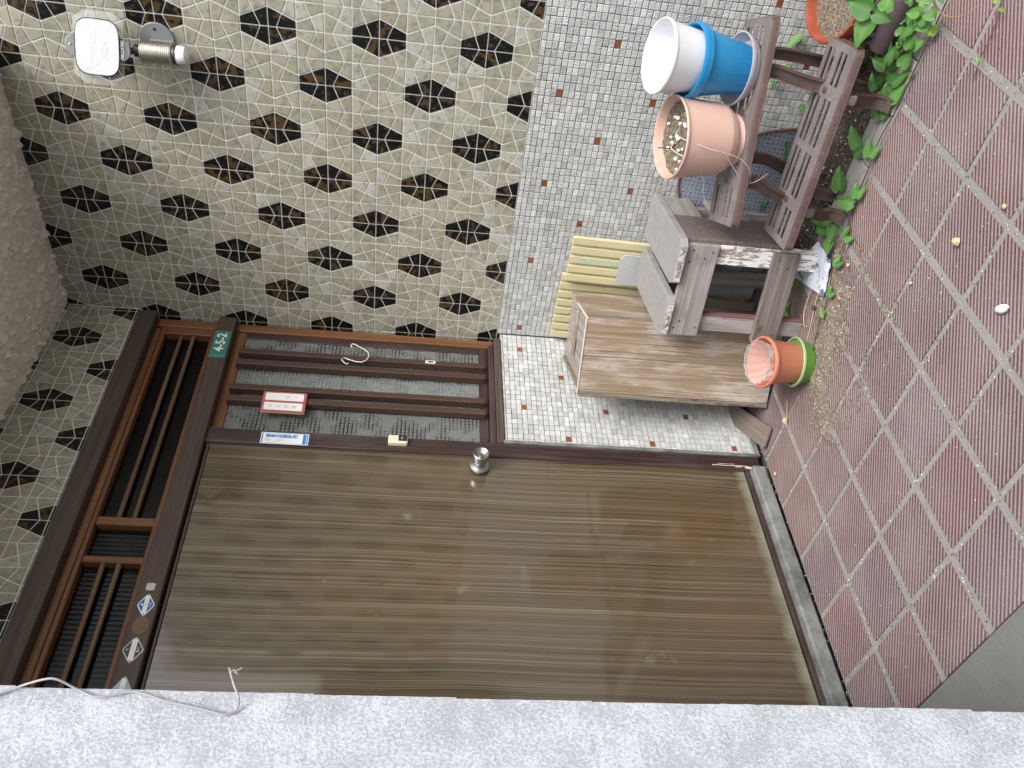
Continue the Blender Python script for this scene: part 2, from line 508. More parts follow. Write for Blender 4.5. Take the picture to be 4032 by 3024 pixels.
    M['pebble_white'] = plain('white_pebble', (.74, .74, .76), .7, v=.06)
    M['pebble_tan'] = plain('tan_pebble', (.55, .42, .27), .85, v=.2)
    M['pebble_dark'] = plain('dark_pebble', (.05, .055, .065), .8)
    # plants
    def leafmat(name, lo, hi):
        t = NT(name)
        p = t.pos()
        r = t.attr('rnd')
        n = t.noise(p, 45, 4)
        c = t.mix(t.math('ADD', t.math('MULTIPLY', r, .75), t.math('MULTIPLY', n, .3)), lo, hi)
        v = t.attr('vein')
        c = t.mix(t.math('MULTIPLY', v, .45), c, (.22, .34, .14))
        t.bump(n, .25, .003)
        t.fin(c, .42, .45)
        tl = t.node('ShaderNodeBsdfTranslucent')
        t.put(tl.inputs[0], t.mix(.5, c, (.12, .26, .03)))
        mx = t.node('ShaderNodeMixShader')
        mx.inputs[0].default_value = .22
        t.l.new(t.b.outputs[0], mx.inputs[1])
        t.l.new(tl.outputs[0], mx.inputs[2])
        t.l.new(mx.outputs[0], t.out.inputs[0])
        return t.m
    M['leaf'] = leafmat('vine_leaf', (.03, .115, .024), (.12, .30, .06))
    M['leaf_young'] = leafmat('young_leaf', (.10, .24, .03), (.26, .42, .07))
    M['stem'] = plain('purple_stem', (.075, .03, .04), .6)
    M['stem_tan'] = plain('tan_stem', (.26, .16, .085), .7)
    M['straw'] = plain('dry_straw', (.52, .42, .30), .8)
    M['straw_pale'] = plain('bleached_twig', (.62, .55, .45), .8)
    t = NT('printed_paper')
    p = t.pos()
    n = t.noise(t.scale(p, (14, 22, 14)), 1.0, 4, .7)
    c = t.mix(t.ramp(n, [(.57, 0.0), (.62, .85)]), (.62, .66, .74), (.05, .08, .22))
    t.bump(t.noise(p, 55, 4), .5, .006)
    M['paper'] = t.fin(c, .6)
    t = NT('green_print_label')
    n = t.noise(t.scale(t.pos(), (1, 120, 160)), 1.0, 4, .7)
    M['label'] = t.fin(t.mix(t.ramp(n, [(.46, 0.0), (.54, .9)]), (.58, .58, .42), (.22, .50, .40)), .6)
    # opposite side of the street: unseen, invented for the reflection in the door
    M['house_white'] = plain('grey_render', (.14, .14, .135), .85, v=.05, sc=3)
    M['house_beige'] = plain('beige_render', (.22, .22, .20), .85, v=.1, sc=3)
    M['house_roof'] = plain('dark_roof_tile', (.055, .05, .05), .7, v=.2, sc=8)
    M['garden_block'] = plain('grey_block', (.13, .13, .125), .9, v=.12, sc=6)
    M['window_dark'] = plain('window_glass', (.03, .04, .045), .1, v=.05)
    return M
M = build_mats()

# ------------------------------------------------------------------ mesh helpers
X, Y, Z = V((1, 0, 0)), V((0, 1, 0)), V((0, 0, 1))
WL = {}
SETTLE = 0.0
def settle(p):
    # the old entrance front has sunk a little towards its far end
    if SETTLE and p.z > 1.0 and p.x < -.03:
        p = V((p.x, p.y, p.z - SETTLE * (-p.x - .03) * min(1.0, (p.z - 1.0) / .9)))
    return p
class MB:
    def __init__(s):
        s.v, s.f, s.g, s.r, s.x = [], [], [], [], []
        s.cur = random.random()
        s.xcur = 0.0
    def add(s, vs, fs, gs=None, rnd=None):
        n = len(s.v)
        s.v += [V(p) for p in vs]
        s.g += [V(p) for p in (gs if gs is not None else vs)]
        rr = s.cur if rnd is None else rnd
        for f in fs:
            s.f.append([i + n for i in f])
            s.r.append(rr)
            s.x.append(s.xcur)
        return s
    def box(s, c, h, fr=(X, Y, Z), bev=.0012, rnd=None, grain=0):
        """chamfered box: centre c, half sizes h along the frame fr; the grain runs along axis `grain`"""
        c = V(c)
        bev = min(bev, min(h) * .45)
        vs, gs, idx = [], [], {}
        for sx in (-1, 1):
            for sy in (-1, 1):
                for sz in (-1, 1):
                    for ax in range(3):
                        q = [sx * h[0], sy * h[1], sz * h[2]]
                        sg = (sx, sy, sz)
                        for k in range(3):
                            if k != ax:
                                q[k] -= sg[k] * bev
                        idx[(sx, sy, sz, ax)] = len(vs)
                        vs.append(c + fr[0] * q[0] + fr[1] * q[1] + fr[2] * q[2])
                        gq = [q[grain], q[(grain + 1) % 3], q[(grain + 2) % 3]]
                        gs.append(V(gq) + V((c.x * 1.3, c.y * 1.1, c.z)))
        fs = []
        def quad(a, b, cc, d):
            fs.append([a, b, cc, d])
        for ax in range(3):
            o1, o2 = (ax + 1) % 3, (ax + 2) % 3
            for sg in (-1, 1):
                q = []
                for a, b in ((-1, -1), (1, -1), (1, 1), (-1, 1)):
                    k = [0, 0, 0]
                    k[ax], k[o1], k[o2] = sg, a, b
                    q.append(idx[(*k, ax)])
                fs.append(q if sg > 0 else q[::-1])
        for ax in range(3):
            o1, o2 = (ax + 1) % 3, (ax + 2) % 3
            for a in (-1, 1):
                for b in (-1, 1):
                    k0, k1 = [0, 0, 0], [0, 0, 0]
                    k0[ax], k0[o1], k0[o2] = -1, a, b
                    k1[ax], k1[o1], k1[o2] = 1, a, b
                    q = [idx[(*k0, o1)], idx[(*k1, o1)], idx[(*k1, o2)], idx[(*k0, o2)]]
                    fs.append(q if a * b < 0 else q[::-1])
        for sx in (-1, 1):
            for sy in (-1, 1):
                for sz in (-1, 1):
                    q = [idx[(sx, sy, sz, k)] for k in range(3)]
                    fs.append(q if sx * sy * sz > 0 else q[::-1])
        return s.add(vs, fs, gs, rnd)
    def bar(s, a, b, w, t, side, bev=.0012, rnd=None):
        """bar from a to b, width w along `side`, thickness t; grain along the bar"""
        a, b = V(a), V(b)
        d = b - a
        L = d.length
        d.normalize()
        n = d.cross(V(side)).normalized()
        sd_ = n.cross(d).normalized()
        return s.box((a + b) / 2, (L / 2, w / 2, t / 2), (d, sd_, n), bev, rnd)
    def prism(s, poly, o, ax, ay, h, rnd=None, bev=0.0):
        o, ax, ay = V(o), V(ax), V(ay)
        n = ax.cross(ay).normalized()
        area = sum(poly[i][0] * poly[(i + 1) % len(poly)][1] - poly[(i + 1) % len(poly)][0] * poly[i][1] for i in range(len(poly)))
        if area < 0:
            poly = poly[::-1]
        k = len(poly)
        rings = [(poly, 0.0)]
        if bev:
            ins = inset(poly, bev)
            rings += [(poly, h - bev * .8), (ins, h)]
        else:
            rings += [(poly, h)]
        vs, fs, gs = [], [], []
        for pl, z in rings:
            for p in pl:
                vs.append(o + ax * p[0] + ay * p[1] + n * z)
                gs.append(V((p[0], p[1], z)))
        for q in range(len(rings) - 1):
            for i in range(k):
                j = (i + 1) % k
                fs.append([q * k + i, q * k + j, (q + 1) * k + j, (q + 1) * k + i])
        fs.append([(len(rings) - 1) * k + i for i in range(k)])
        fs.append([i for i in range(k)][::-1])
        return s.add(vs, fs, gs, rnd)
    def lathe(s, prof, o=(0, 0, 0), fr=(X, Y, Z), n=48, mod=None, close=True, rnd=None):
        o = V(o)
        vs, fs = [], []
        for j, (r, z) in enumerate(prof):
            for i in range(n):
                a = 2 * math.pi * i / n
                rr = r * (mod(a, j) if mod else 1.0)
                vs.append(o + fr[0] * (rr * math.cos(a)) + fr[1] * (rr * math.sin(a)) + fr[2] * z)
        for j in range(len(prof) - 1):
            for i in range(n):
                k = (i + 1) % n
                fs.append([j * n + i, j * n + k, (j + 1) * n + k, (j + 1) * n + i])
        if close:
            fs.append([i for i in range(n)][::-1])
            fs.append([(len(prof) - 1) * n + i for i in range(n)])
        return s.add(vs, fs, None, rnd)
    def tube(s, pts, rad, n=8, rnd=None, rect=None, side=None):
        """sweep a circle (or a rect (w,t) with `side`) along pts"""
        pts = [V(p) for p in pts]
        vs, fs = [], []
        prev = None
        for i, p in enumerate(pts):
            d = (pts[min(i + 1, len(pts) - 1)] - pts[max(i - 1, 0)]).normalized()
            if side is not None:
                a = V(side)
                a = (a - d * a.dot(d)).normalized()
            else:
                ref = prev if prev is not None else (Z if abs(d.z) < .9 else X)
                a = (ref - d * ref.dot(d)).normalized()
            prev = a
            b = d.cross(a)
            if rect:
                w, t = rect
                ring = [(w / 2, t / 2), (-w / 2, t / 2), (-w / 2, -t / 2), (w / 2, -t / 2)]
                vs += [p + a * u + b * v for u, v in ring]
                n = 4
            else:
                r = rad(i / (len(pts) - 1)) if callable(rad) else rad
                vs += [p + a * (r * math.cos(2 * math.pi * k / n)) + b * (r * math.sin(2 * math.pi * k / n)) for k in range(n)]
        for j in range(len(pts) - 1):
            for k in range(n):
                q = (k + 1) % n
                fs.append([j * n + k, j * n + q, (j + 1) * n + q, (j + 1) * n + k])
        fs.append(list(range(n))[::-1])
        fs.append([(len(pts) - 1) * n + k for k in range(n)])
        return s.add(vs, fs, None, rnd)
    def build(s, name, mat, parent=None, smooth=False, origin=None, extra=None, sharp=38):
        me = bpy.data.meshes.new(name)
        if SETTLE: s.v = [settle(p) for p in s.v]
        xs = [p.x for p in s.v]; ys = [p.y for p in s.v]; zs = [p.z for p in s.v]
        if origin is None:
            origin = V(((min(xs) + max(xs)) / 2, (min(ys) + max(ys)) / 2, min(zs)))
        me.from_pydata([tuple(p - origin) for p in s.v], [], s.f)
        a = me.attributes.new('rnd', 'FLOAT', 'FACE')
        a.data.foreach_set('value', s.r)
        a = me.attributes.new('gpos', 'FLOAT_VECTOR', 'POINT')
        a.data.foreach_set('vector', [c for p in s.g for c in p])
        if extra:
            a = me.attributes.new(extra, 'FLOAT', 'FACE')
            a.data.foreach_set('value', s.x)
        me.materials.append(M[mat])
        if smooth:
            me.polygons.foreach_set('use_smooth', [True] * len(me.polygons))
            me.update()
            me.set_sharp_from_angle(angle=math.radians(sharp))
        me.update()
        return link(name, me, origin, parent)

def link(name, data, origin, parent=None):
    o = bpy.data.objects.new(name, data)
    COL.objects.link(o)
    WL[o.name] = V(origin)
    if parent is not None:
        o.parent = parent
        o.location = V(origin) - WL[parent.name]
    else:
        o.location = origin
    return o

def tag(o, label, cat, group=None, kind=None):
    if label: o['label'] = label
    if cat: o['category'] = cat
    if group: o['group'] = group
    if kind: o['kind'] = kind
    return o

def thing(name, loc, label, cat, group=None):
    return tag(link(name, None, V(loc)), label, cat, group)

def struct(o):
    o['kind'] = 'structure'
    return o

def inset(poly, d):
    """inset of a convex polygon given counter-clockwise"""
    out = []
    k = len(poly)
    for i in range(k):
        p0, p1, p2 = V(poly[i - 1]), V(poly[i]), V(poly[(i + 1) % k])
        a, b = (p1 - p0), (p2 - p1)
        if a.length < 1e-7 or b.length < 1e-7:
            out.append(tuple(p1)); continue
        a.normalize(); b.normalize()
        n1, n2 = V((-a.y, a.x)), V((-b.y, b.x))
        den = 1 + n1.dot(n2)
        q = p1 + (n1 + n2) * (d / max(den, .35))
        out.append((q.x, q.y))
    return out

def clip(poly, a, b, c):
    """keep a*x+b*y<=c"""
    out = []
    for i in range(len(poly)):
        p, q = poly[i], poly[(i + 1) % len(poly)]
        dp, dq = a * p[0] + b * p[1] - c, a * q[0] + b * q[1] - c
        if dp <= 0: out.append(p)
        if dp * dq < 0:
            t = dp / (dp - dq)
            out.append((p[0] + (q[0] - p[0]) * t, p[1] + (q[1] - p[1]) * t))
    return out

def parea(poly):
    return sum(poly[i][0] * poly[(i + 1) % len(poly)][1] - poly[(i + 1) % len(poly)][0] * poly[i][1] for i in range(len(poly))) / 2

def seen(p):
    """camera depth and whether the point is in the frame"""
    d = V(p) - CAM
    z = d.dot(FW)
    if z < .05: return None
    x, y = d.dot(RT) / z * 3243, d.dot(UP) / z * 3243
    return z if abs(x) < 2016 and abs(y) < 1512 else None

def text(s, o, ax, ay, size, mat, name, parent, align='CENTER', off=.0006, bold=0.0):
    cu = bpy.data.curves.new('t', 'FONT')
    cu.body = s
    cu.size = size
    cu.align_x = align
    cu.align_y = 'CENTER'
    cu.resolution_u = 3
    cu.offset = bold * size
    ob = bpy.data.objects.new('t', cu)
    COL.objects.link(ob)
    bpy.context.view_layer.update()
    me = bpy.data.meshes.new_from_object(ob.evaluated_get(bpy.context.evaluated_depsgraph_get()))
    bpy.data.objects.remove(ob)
    o, ax, ay = V(o), V(ax), V(ay)
    n = ax.cross(ay).normalized()
    mb = MB()
    mb.add([o + ax * v.co.x + ay * v.co.y + n * off for v in me.vertices], [list(p.vertices) for p in me.polygons])
    bpy.data.meshes.remove(me)
    if not mb.v: return None
    return mb.build(name, mat, parent)
# ------------------------------------------------------------------ ground, floor
def sheet(name, x0, x1, y0, y1, z, mat):
    b = MB()
    b.add([(x0, y0, z), (x1, y0, z), (x1, y1, z), (x0, y1, z)], [[0, 1, 2, 3]])
    return b.build(name, mat)
struct(sheet('ground', -600, 600, -600, 600, -.030, 'asphalt'))
b = MB()
b.box((-2.655, -1.2, -.0145), (1.0, 1.2, .0125), bev=.002)
struct(b.build('path', 'concrete'))
b = MB()
b.box((-.5, -5.4, -.0155), (6, 2.99, .0125), bev=.002)
struct(b.build('bounce_lane', 'bounce_lane'))  # unseen pale paving, added to bounce light up to the soffit

PITCH, FX0, FY0 = .204, -.642, -.036
b = MB()
b.box((-1.0535, -1.205, -.0205), (.5985, 1.165, .0175), bev=.001)
b.box((-.2275, -.32, -.0208), (.2275, .28, .0175), bev=.001)
porch = struct(b.build('porch_floor', 'fgrout'))

def ribbed(w, h, sx0):
    """a floor tile w x h with diagonal ribs; corner at 0,0; sx0 = phase"""
    b = MB()
    per, z0, z1 = .0112, .0, -.0016
    prof = [(0.0, .0056, z0, z0, 0), (.0056, .0066, z0, z1, .5), (.0066, .0102, z1, z1, 1), (.0102, .0112, z1, z0, .5)]
    rt2 = math.sqrt(2)
    base = [(0, 0), (w, 0), (w, h), (0, h)]
    k = math.floor(-sx0 / per) - 1
    smax = (w + h) / rt2
    while k * per + sx0 < smax:
        for (a, c, za, zb, gr) in prof:
            s0, s1 = k * per + sx0 + a, k * per + sx0 + c
            if s1 <= 0 or s0 >= smax: continue
            p = clip(clip(base, 1 / rt2, 1 / rt2, s1), -1 / rt2, -1 / rt2, -s0)
            if len(p) < 3 or parea(p) < 1e-8: continue
            b.xcur = gr
            b.add([(x, y, za + (zb - za) * max(0, min(1, ((x + y) / rt2 - s0) / (s1 - s0)))) for x, y in p], [list(range(len(p)))])
        k += 1
    b.xcur = .3
    d = -.012
    b.add([(0, 0, d), (w, 0, d), (w, h, d), (0, h, d), (0, 0, -.0012), (w, 0, -.0012), (w, h, -.0012), (0, h, -.0012)],
          [[0, 1, 5, 4], [1, 2, 6, 5], [2, 3, 7, 6], [3, 0, 4, 7]])
    return b
GA, GB = .025, .018
def floor_rects():
    xs = [FX0 + PITCH * k for k in (-5, -4, -3, -2, -1, 0)]
    out = []
    for j in range(0, 11):
        y1 = FY0 - j * PITCH - GA / 2
        y0 = FY0 - (j + 1) * PITCH + GA / 2
        for x0 in xs[:-1]:
            out.append((x0 + GB / 2, x0 + PITCH - GB / 2, y0, y1))
        out.append((FX0 + GB / 2, -.462, y0, y1))
        if j < 3:
            cut = y0 if j < 2 else -.585
            out.append((-.448, -.448 + .19, cut, y1))
            out.append((-.445 + .204, -.012, cut, y1))
    return out
protos = {}
for (x0, x1, y0, y1) in floor_rects():
    w, h = round(x1 - x0, 4), round(y1 - y0, 4)
    if h < .02: continue
    key = (w, h, random.randrange(7))
    if key not in protos:
        bb = ribbed(w, h, random.uniform(0, .011))
        bb.r = [random.random()] * len(bb.r)
        protos[key] = bb.build('floor_tile', 'floor', porch, origin=V((0, 0, 0)), extra='groove')
        o = protos[key]
    else:
        o = protos[key].copy()
        COL.objects.link(o)
        o.parent = porch
    o.location = V((x0, y0, random.uniform(-.0012, .0012))) - WL[porch.name]
    o.rotation_euler = (random.uniform(-.003, .003), random.uniform(-.003, .003), 0)
# kerb tiles and planting strip along the side wall
b = MB()
yy = -.60
b.box((-.402, -1.5, -.016), (.052, .9, .0135), bev=.002)
kerb = struct(b.build('kerb', 'fgrout'))
for x0, x1 in ((-.448, -.405), (-.399, -.352)):
    yy = -.612
    while yy > -2.3:
        L = .148
        b = MB()
        b.box(((x0 + x1) / 2, yy - L / 2, -.004), ((x1 - x0) / 2, L / 2, .009 + random.uniform(-.001, .001)), bev=.003)
        b.build('kerb_tile', 'kerb', kerb)
        yy -= L + .004
b = MB()
nx, ny = 26, 130
vs, fs = [], []
for i in range(nx + 1):
    for j in range(ny + 1):
        x, y = -.352 + .351 * i / nx, -2.35 + 1.77 * j / ny
        z = -.016 + .03 * mn.noise(V((x * 9, y * 9, 0))) + .012 * mn.noise(V((x * 45, y * 45, 3)))
        vs.append((x, y, z + .008))
for i in range(nx):
    for j in range(ny):
        q = i * (ny + 1) + j
        fs.append([q, q + 1, q + ny + 2, q + ny + 1])
b.add(vs, fs)
o = b.build('soil', 'soil', smooth=True)
grains = MB()
for k in range(900):
    x, y = random.uniform(-.35, -.01), random.uniform(-1.6, -.6)
    z = .004 + .03 * mn.noise(V((x * 9, y * 9, 0))) + .012 * mn.noise(V((x * 45, y * 45, 3))) - .006
    r = random.choice((.0015, .002, .003, .0045))
    p = V((x, y, z))
    grains.add([p + V((r, 0, 0)), p + V((0, r * .8, 0)), p - V((r, 0, 0)), p - V((0, r * .9, 0)), p + V((0, 0, r * .8)), p - V((0, 0, r * .5))],
               [[0, 1, 4], [1, 2, 4], [2, 3, 4], [3, 0, 4], [1, 0, 5], [2, 1, 5], [3, 2, 5], [0, 3, 5]], None, random.random())
gs_ = grains.build('soil_grit', 'grit', o)
gs_['kind'] = 'stuff'
tag(o, 'dark loose soil in the strip along the mosaic wall', 'soil', kind='stuff')

# ------------------------------------------------------------------ side wall and entrance wall
H2 = .0807        # half of the hexagon pitch
ZB, ZT = .918, 2.53
def tile_pieces(u0, u1, z0, z1, uc, zc):
    """pinwheel tiling; u runs along the wall, hexagon centres at uc+2H2*i, zc+2H2*j. yields (poly, dark)"""
    al = .285
    quads = (([(0, 0), (al, 0), (.5, .5), (0, 1 - al)], 1), ([(al, 0), (1, 0), (1, al), (.5, .5)], 1),
             ([(1, al), (1, 1), (1 - al, 1), (.5, .5)], 0), ([(0, 1 - al), (.5, .5), (1 - al, 1), (0, 1)], 0))
    n0, n1 = math.floor((u0 - uc) / H2), math.ceil((u1 - uc) / H2)
    m0, m1 = math.floor((z0 - zc) / H2), math.ceil((z1 - zc) / H2)
    for mm in range(m0, m1):
        for nn in range(n0, n1):
            me_, ne_ = (mm if mm % 2 == 0 else mm + 1), (nn if nn % 2 == 0 else nn + 1)
            sm, sn = (1 if mm % 2 == 0 else -1), (1 if nn % 2 == 0 else -1)
            dark = ((me_ // 2) + (ne_ // 2)) % 2 == 0
            for q, inner in quads:
                p = [(uc + (ne_ + sn * d) * H2, zc + (me_ + sm * e) * H2) for e, d in q]
                if parea(p) < 0: p = p[::-1]
                for a, bb, c in ((1, 0, u1), (-1, 0, -u0), (0, 1, z1), (0, -1, -z0)):
                    p = clip(p, a, bb, c)
                    if len(p) < 3: break
                if len(p) < 3 or parea(p) < 1.2e-5: continue
                yield p, bool(inner and dark)

def piece(b, poly, o, ax, ay, lift, bev, gap, rnd):
    """one tile: side walls from the bed plus a bevelled face"""
    n = ax.cross(ay)
    p1 = inset(poly, gap)
    p2 = inset(poly, gap + bev)
    if parea(p2) < 2e-6: return False
    k = len(poly)
    tl = (random.uniform(-.012, .012), random.uniform(-.012, .012))
    cx, cy = sum(p[0] for p in p1) / k, sum(p[1] for p in p1) / k
    vs = [o + ax * p[0] + ay * p[1] + n * .0005 for p in p1]
    vs += [o + ax * p[0] + ay * p[1] + n * (lift - bev * .7) for p in p1]
    vs += [o + ax * p[0] + ay * p[1] + n * (lift + (p[0] - cx) * tl[0] + (p[1] - cy) * tl[1]) for p in p2]
    fs = []
    for q in (0, 1):
        for i in range(k):
            j = (i + 1) % k
            fs.append([q * k + i, q * k + j, (q + 1) * k + j, (q + 1) * k + i])
    fs.append([2 * k + i for i in range(k)])
    b.add(vs, fs, None, rnd)
    return True

def lay(wall, items, name, mat, lift, bev, gap, limit=300, group_stuff=True):
    """items: (poly, o, ax, ay). The largest in the picture become single parts, the rest one part."""
    sc = []
    for it in items:
        poly, o, ax, ay = it
        cx, cy = sum(p[0] for p in poly) / len(poly), sum(p[1] for p in poly) / len(poly)
        c = o + ax * cx + ay * cy
        d = seen(c)
        n = ax.cross(ay)
        a = abs(parea(poly)) * abs((CAM - c).normalized().dot(n)) / (d * d) if d else 0
        # what stands in front of the wall foot hides it
        if c.x > -.01 and c.z < .62 and c.y > -1.42 and c.z < .62: a *= .3
        sc.append((a, it))
    sc.sort(key=lambda t: -t[0])
    rest = MB()
    for k, (a, (poly, o, ax, ay)) in enumerate(sc):
        r = random.random()
        if k < limit and a > 0:
            b = MB()
            if piece(b, poly, o, ax, ay, lift, bev, gap, r):
                b.build(name, mat, wall)
        else:
            piece(rest, poly, o, ax, ay, lift, bev, gap, r)
    if rest.v:
        o = rest.build(name + '_field', mat, wall)
        o['kind'] = 'stuff'

MZ, MY = .01888, .02446
def mosaic_cells(u0, u1, z0, z1, uc, zc, cop):
    """grid of stone chips with copper ones at cop(u,z)"""
    for i in range(math.floor((u0 - uc) / MY) - 1, math.ceil((u1 - uc) / MY) + 1):
        for j in range(math.floor((z0 - zc) / MZ) - 1, math.ceil((z1 - zc) / MZ) + 1):
            a0, a1 = max(u0, uc + (i - .5) * MY), min(u1, uc + (i + .5) * MY)
            c0, c1 = max(z0, zc + (j - .5) * MZ), min(z1, zc + (j + .5) * MZ)
            if a1 - a0 < .006 or c1 - c0 < .005: continue
            w = (random.uniform(-.0007, .0007), random.uniform(-.0006, .0006))
            yield [(a0 + w[0], c0 + w[1]), (a1 + w[0], c0 + w[1]), (a1 + w[0], c1 + w[1]), (a0 + w[0], c1 + w[1])], cop(i, j)

# side wall: faces -X. u = -y so that (u, z) gives an outward normal of -X
b = MB()
b.box((.06, -1.4, 1.2525), (.06, 1.4, 1.2825), bev=.0)
side = MB()
YE = -2.8
side.box((.055, YE / 2 + .05, (ZB + ZT) / 2 + .04), (.055, -YE / 2 + .05, (ZT - ZB) / 2 + .04), bev=.001)
side_wall = thing('side_wall', (0, -1.4, 0), 'side wall of beige glazed tiles with dark hexagons above a pale stone mosaic', 'wall')
side.build('tile_bed', 'grout', side_wall)
b = MB()
b.box((.055, YE / 2, ZB / 2 - .015), (.0535, -YE / 2, ZB / 2 + .015), bev=.001)
b.build('mosaic_bed', 'mgrout', side_wall)
o0, ax, ay = V((0, 0, 0)), V((0, -1, 0)), V((0, 0, 1))
pale, dark = [], []
for p, dk in tile_pieces(-.045, -YE, ZB + .002, ZT, 1.104, 1.4):
    (dark if dk else pale).append((p, o0, ax, ay))
lay(side_wall, dark, 'dark_tile', 'dark', .0020, .0009, .0017)
lay(side_wall, pale, 'pale_tile', 'pale', .0020, .0009, .0021)
def cop_side(i, j):
    u, z = 1.167 + i * MY, .684 + j * MZ
    for q in range(-12, 12):
        for w in range(-8, 3):
            if (q + w) % 2 == 0 and abs(1.167 + .1593 * q - u) < MY / 2 and abs(.684 + .15104 * w - z) < MZ / 2:
                return True
    return False
st, cp = [], []
for p, c in mosaic_cells(.003, -YE, .004, ZB - .001, 1.167, .684, cop_side):
    (cp if c else st).append((p, V((.0015, 0, 0)), ax, ay))
lay(side_wall, st, 'mosaic_tile', 'mosaic', .0042, .0012, .0011)
lay(side_wall, cp, 'copper_tile', 'copper', .0032, .0009, .0008)

SETTLE = .026
# entrance wall: faces -Y, u = x
entrance_wall = thing('entrance_wall', (-.8, 0, 0), 'entrance wall of tile over mosaic around the brown door frame', 'wall')
FRX0, FRX1, FRZ = -1.62, -.02, 2.262      # door frame outline
JX = -.578                                # jamb left of the mosaic
b = MB()
b.box(((FRX0 + 0) / 2, .06, (FRZ + ZT + .08) / 2), (-FRX0 / 2, .06, (ZT + .08 - FRZ) / 2), bev=.001)
b.box(((FRX0 - 2.9) / 2, .06, (ZB + ZT + .08) / 2), ((2.9 + FRX0) / 2, .06, (ZT + .08 - ZB) / 2), bev=.001)
b.build('tile_bed', 'grout', entrance_wall)
b = MB()
b.box((JX / 2, .0605, .4465), (-JX / 2, .059, .4615), bev=.001)
b.box(((FRX0 - 2.9) / 2, .0605, ZB / 2 - .0105), ((2.9 + FRX0) / 2, .059, ZB / 2 + .0095), bev=.001)
b.build('mosaic_bed', 'mgrout', entrance_wall)
o0, ax, ay = V((0, 0, 0)), V((1, 0, 0)), V((0, 0, 1))
pale, dark = [], []
for (u0, u1, z0, z1) in ((FRX0, -.006, FRZ + .004, ZT + .05), (-2.9, FRX0 - .004, ZB + .002, ZT + .08)):
    for p, dk in tile_pieces(u0, u1, z0, z1, -.184, 2.44):
        (dark if dk else pale).append((p, o0, ax, ay))
lay(entrance_wall, dark, 'dark_tile', 'dark', .0020, .0009, .0017)
lay(entrance_wall, pale, 'pale_tile', 'pale', .0020, .0009, .0021)
def cop_door(i, j):
    u, z = -.087 + i * MY, .832 + j * MZ
    for q in range(-22, 2):
        for w in range(-8, 3):
            if (q + w) % 2 == 0 and abs(-.087 + .1575 * q - u) < MY / 2 and abs(.832 + .15104 * w - z) < MZ / 2:
                return True
    return False
st, cp = [], []
for (u0, u1, z1) in ((JX + .002, -.004, .907), (-2.9, FRX0 - .004, ZB - .001)):
    for p, c in mosaic_cells(u0, u1, .004, z1, -.087, .832, cop_door):
        (cp if c else st).append((p, V((0, .0015, 0)), ax, ay))
lay(entrance_wall, st, 'mosaic_tile', 'mosaic', .0042, .0012, .0011)
lay(entrance_wall, cp, 'copper_tile', 'copper', .0032, .0009, .0008)

SETTLE = 0.0
# soffit over the porch, roughcast
SOY, SOX = -.98, -2.9
b = MB()
nx, ny = 330, 150
vs, fs = [], []
for i in range(nx + 1):
    for j in range(ny + 1):
        x, y = SOX * i / nx, SOY * j / ny
        p = V((x, y, 0))
        hgt = max(0, mn.noise(p * 36) + .7 * mn.noise(p * 80) - .05) * .022 + max(0, mn.noise(p * 110)) * .004
        vs.append((x, y, ZT - hgt - .001))
for i in range(nx):
    for j in range(ny):
        q = i * (ny + 1) + j
        fs.append([q, q + ny + 1, q + ny + 2, q + 1])
b.add(vs, fs)
n = len(b.v)
b.box((SOX / 2, SOY / 2, ZT + .08), (-SOX / 2, -SOY / 2, .078), bev=.002)
struct(b.build('ceiling', 'soffit', smooth=True))
# ------------------------------------------------------------------ door frame with transom and side window
D3 = (X, Y, Z)
SETTLE = .026
FRX1 = -.036
YS = .025
frame = thing('door_frame', (-.82, 0, 0), 'dark brown wooden entrance frame with transom window and slatted side window', 'door frame')
def wb(name, x0, x1, z0, z1, y0, y1, mat, parent, grain=0, bev=.0025):
    b = MB()
    b.box(((x0 + x1) / 2, (y0 + y1) / 2 + YS, (z0 + z1) / 2), (abs(x1 - x0) / 2, abs(y1 - y0) / 2, abs(z1 - z0) / 2), D3, bev, None, grain)
    return b.build(name, mat, parent)
wb('head_beam', FRX0, FRX1, 2.196, 2.258, -.05, .06, 'wood_beam', frame)
wb('head_trim', FRX0, FRX1, 2.2585, 2.2715, -.03, -.002, 'sill', frame)
wb('head_lining', FRX0 + .05, FRX1 - .052, 2.172, 2.1955, -.012, .06, 'wood_amber', frame)
wb('side_post', -.074, FRX1, .935, 2.1955, -.012, .06, 'wood_amber', frame, 2)
wb('mid_beam', FRX0, FRX1 - .002, 1.908, 1.97, -.045, .06, 'wood_beam', frame)
wb('jamb', -.652, JX - .013, .002, 1.9075, -.03, .06, 'wood_dark', frame, 2)
wb('jamb_strip', JX - .0125, JX, .0, .912, -.036, .02, 'sill', frame, 2)
wb('jamb', FRX0, -1.562, .002, 1.9075, -.03, .06, 'wood_dark', frame, 2)
wb('jamb', FRX0, -1.566, 1.9705, 2.1955, -.02, .06, 'wood_amber', frame, 2)
b = MB()
b.box((-1.107, -.002, .0225), (.455, .031, .0245), bev=.006)
b.build('threshold', 'sill', frame)
b = MB()
b.box((-1.107, .008, .0555), (.453, .012, .0075), bev=.002)
b.build('threshold_rail', 'wood_dark', frame)
# chipped pale wood at the jamb foot
b = MB()
for (dx, zc, w, hh) in ((.010, .05, .0035, .13), (.004, .012, .012, .05), (.017, .10, .002, .06), (.006, .075, .004, .022)):
    n_ = 9
    L_ = [(-w * random.uniform(.2, .6), hh * k / n_) for k in range(n_ + 1)]
    R_ = [(w * random.uniform(.2, .6), hh * k / n_) for k in range(n_, -1, -1)]
    b.prism(L_ + R_, (-.648 + dx, -.0052, zc), X, Z, .0006)
b.build('chipped_wood', 'straw_pale', frame)
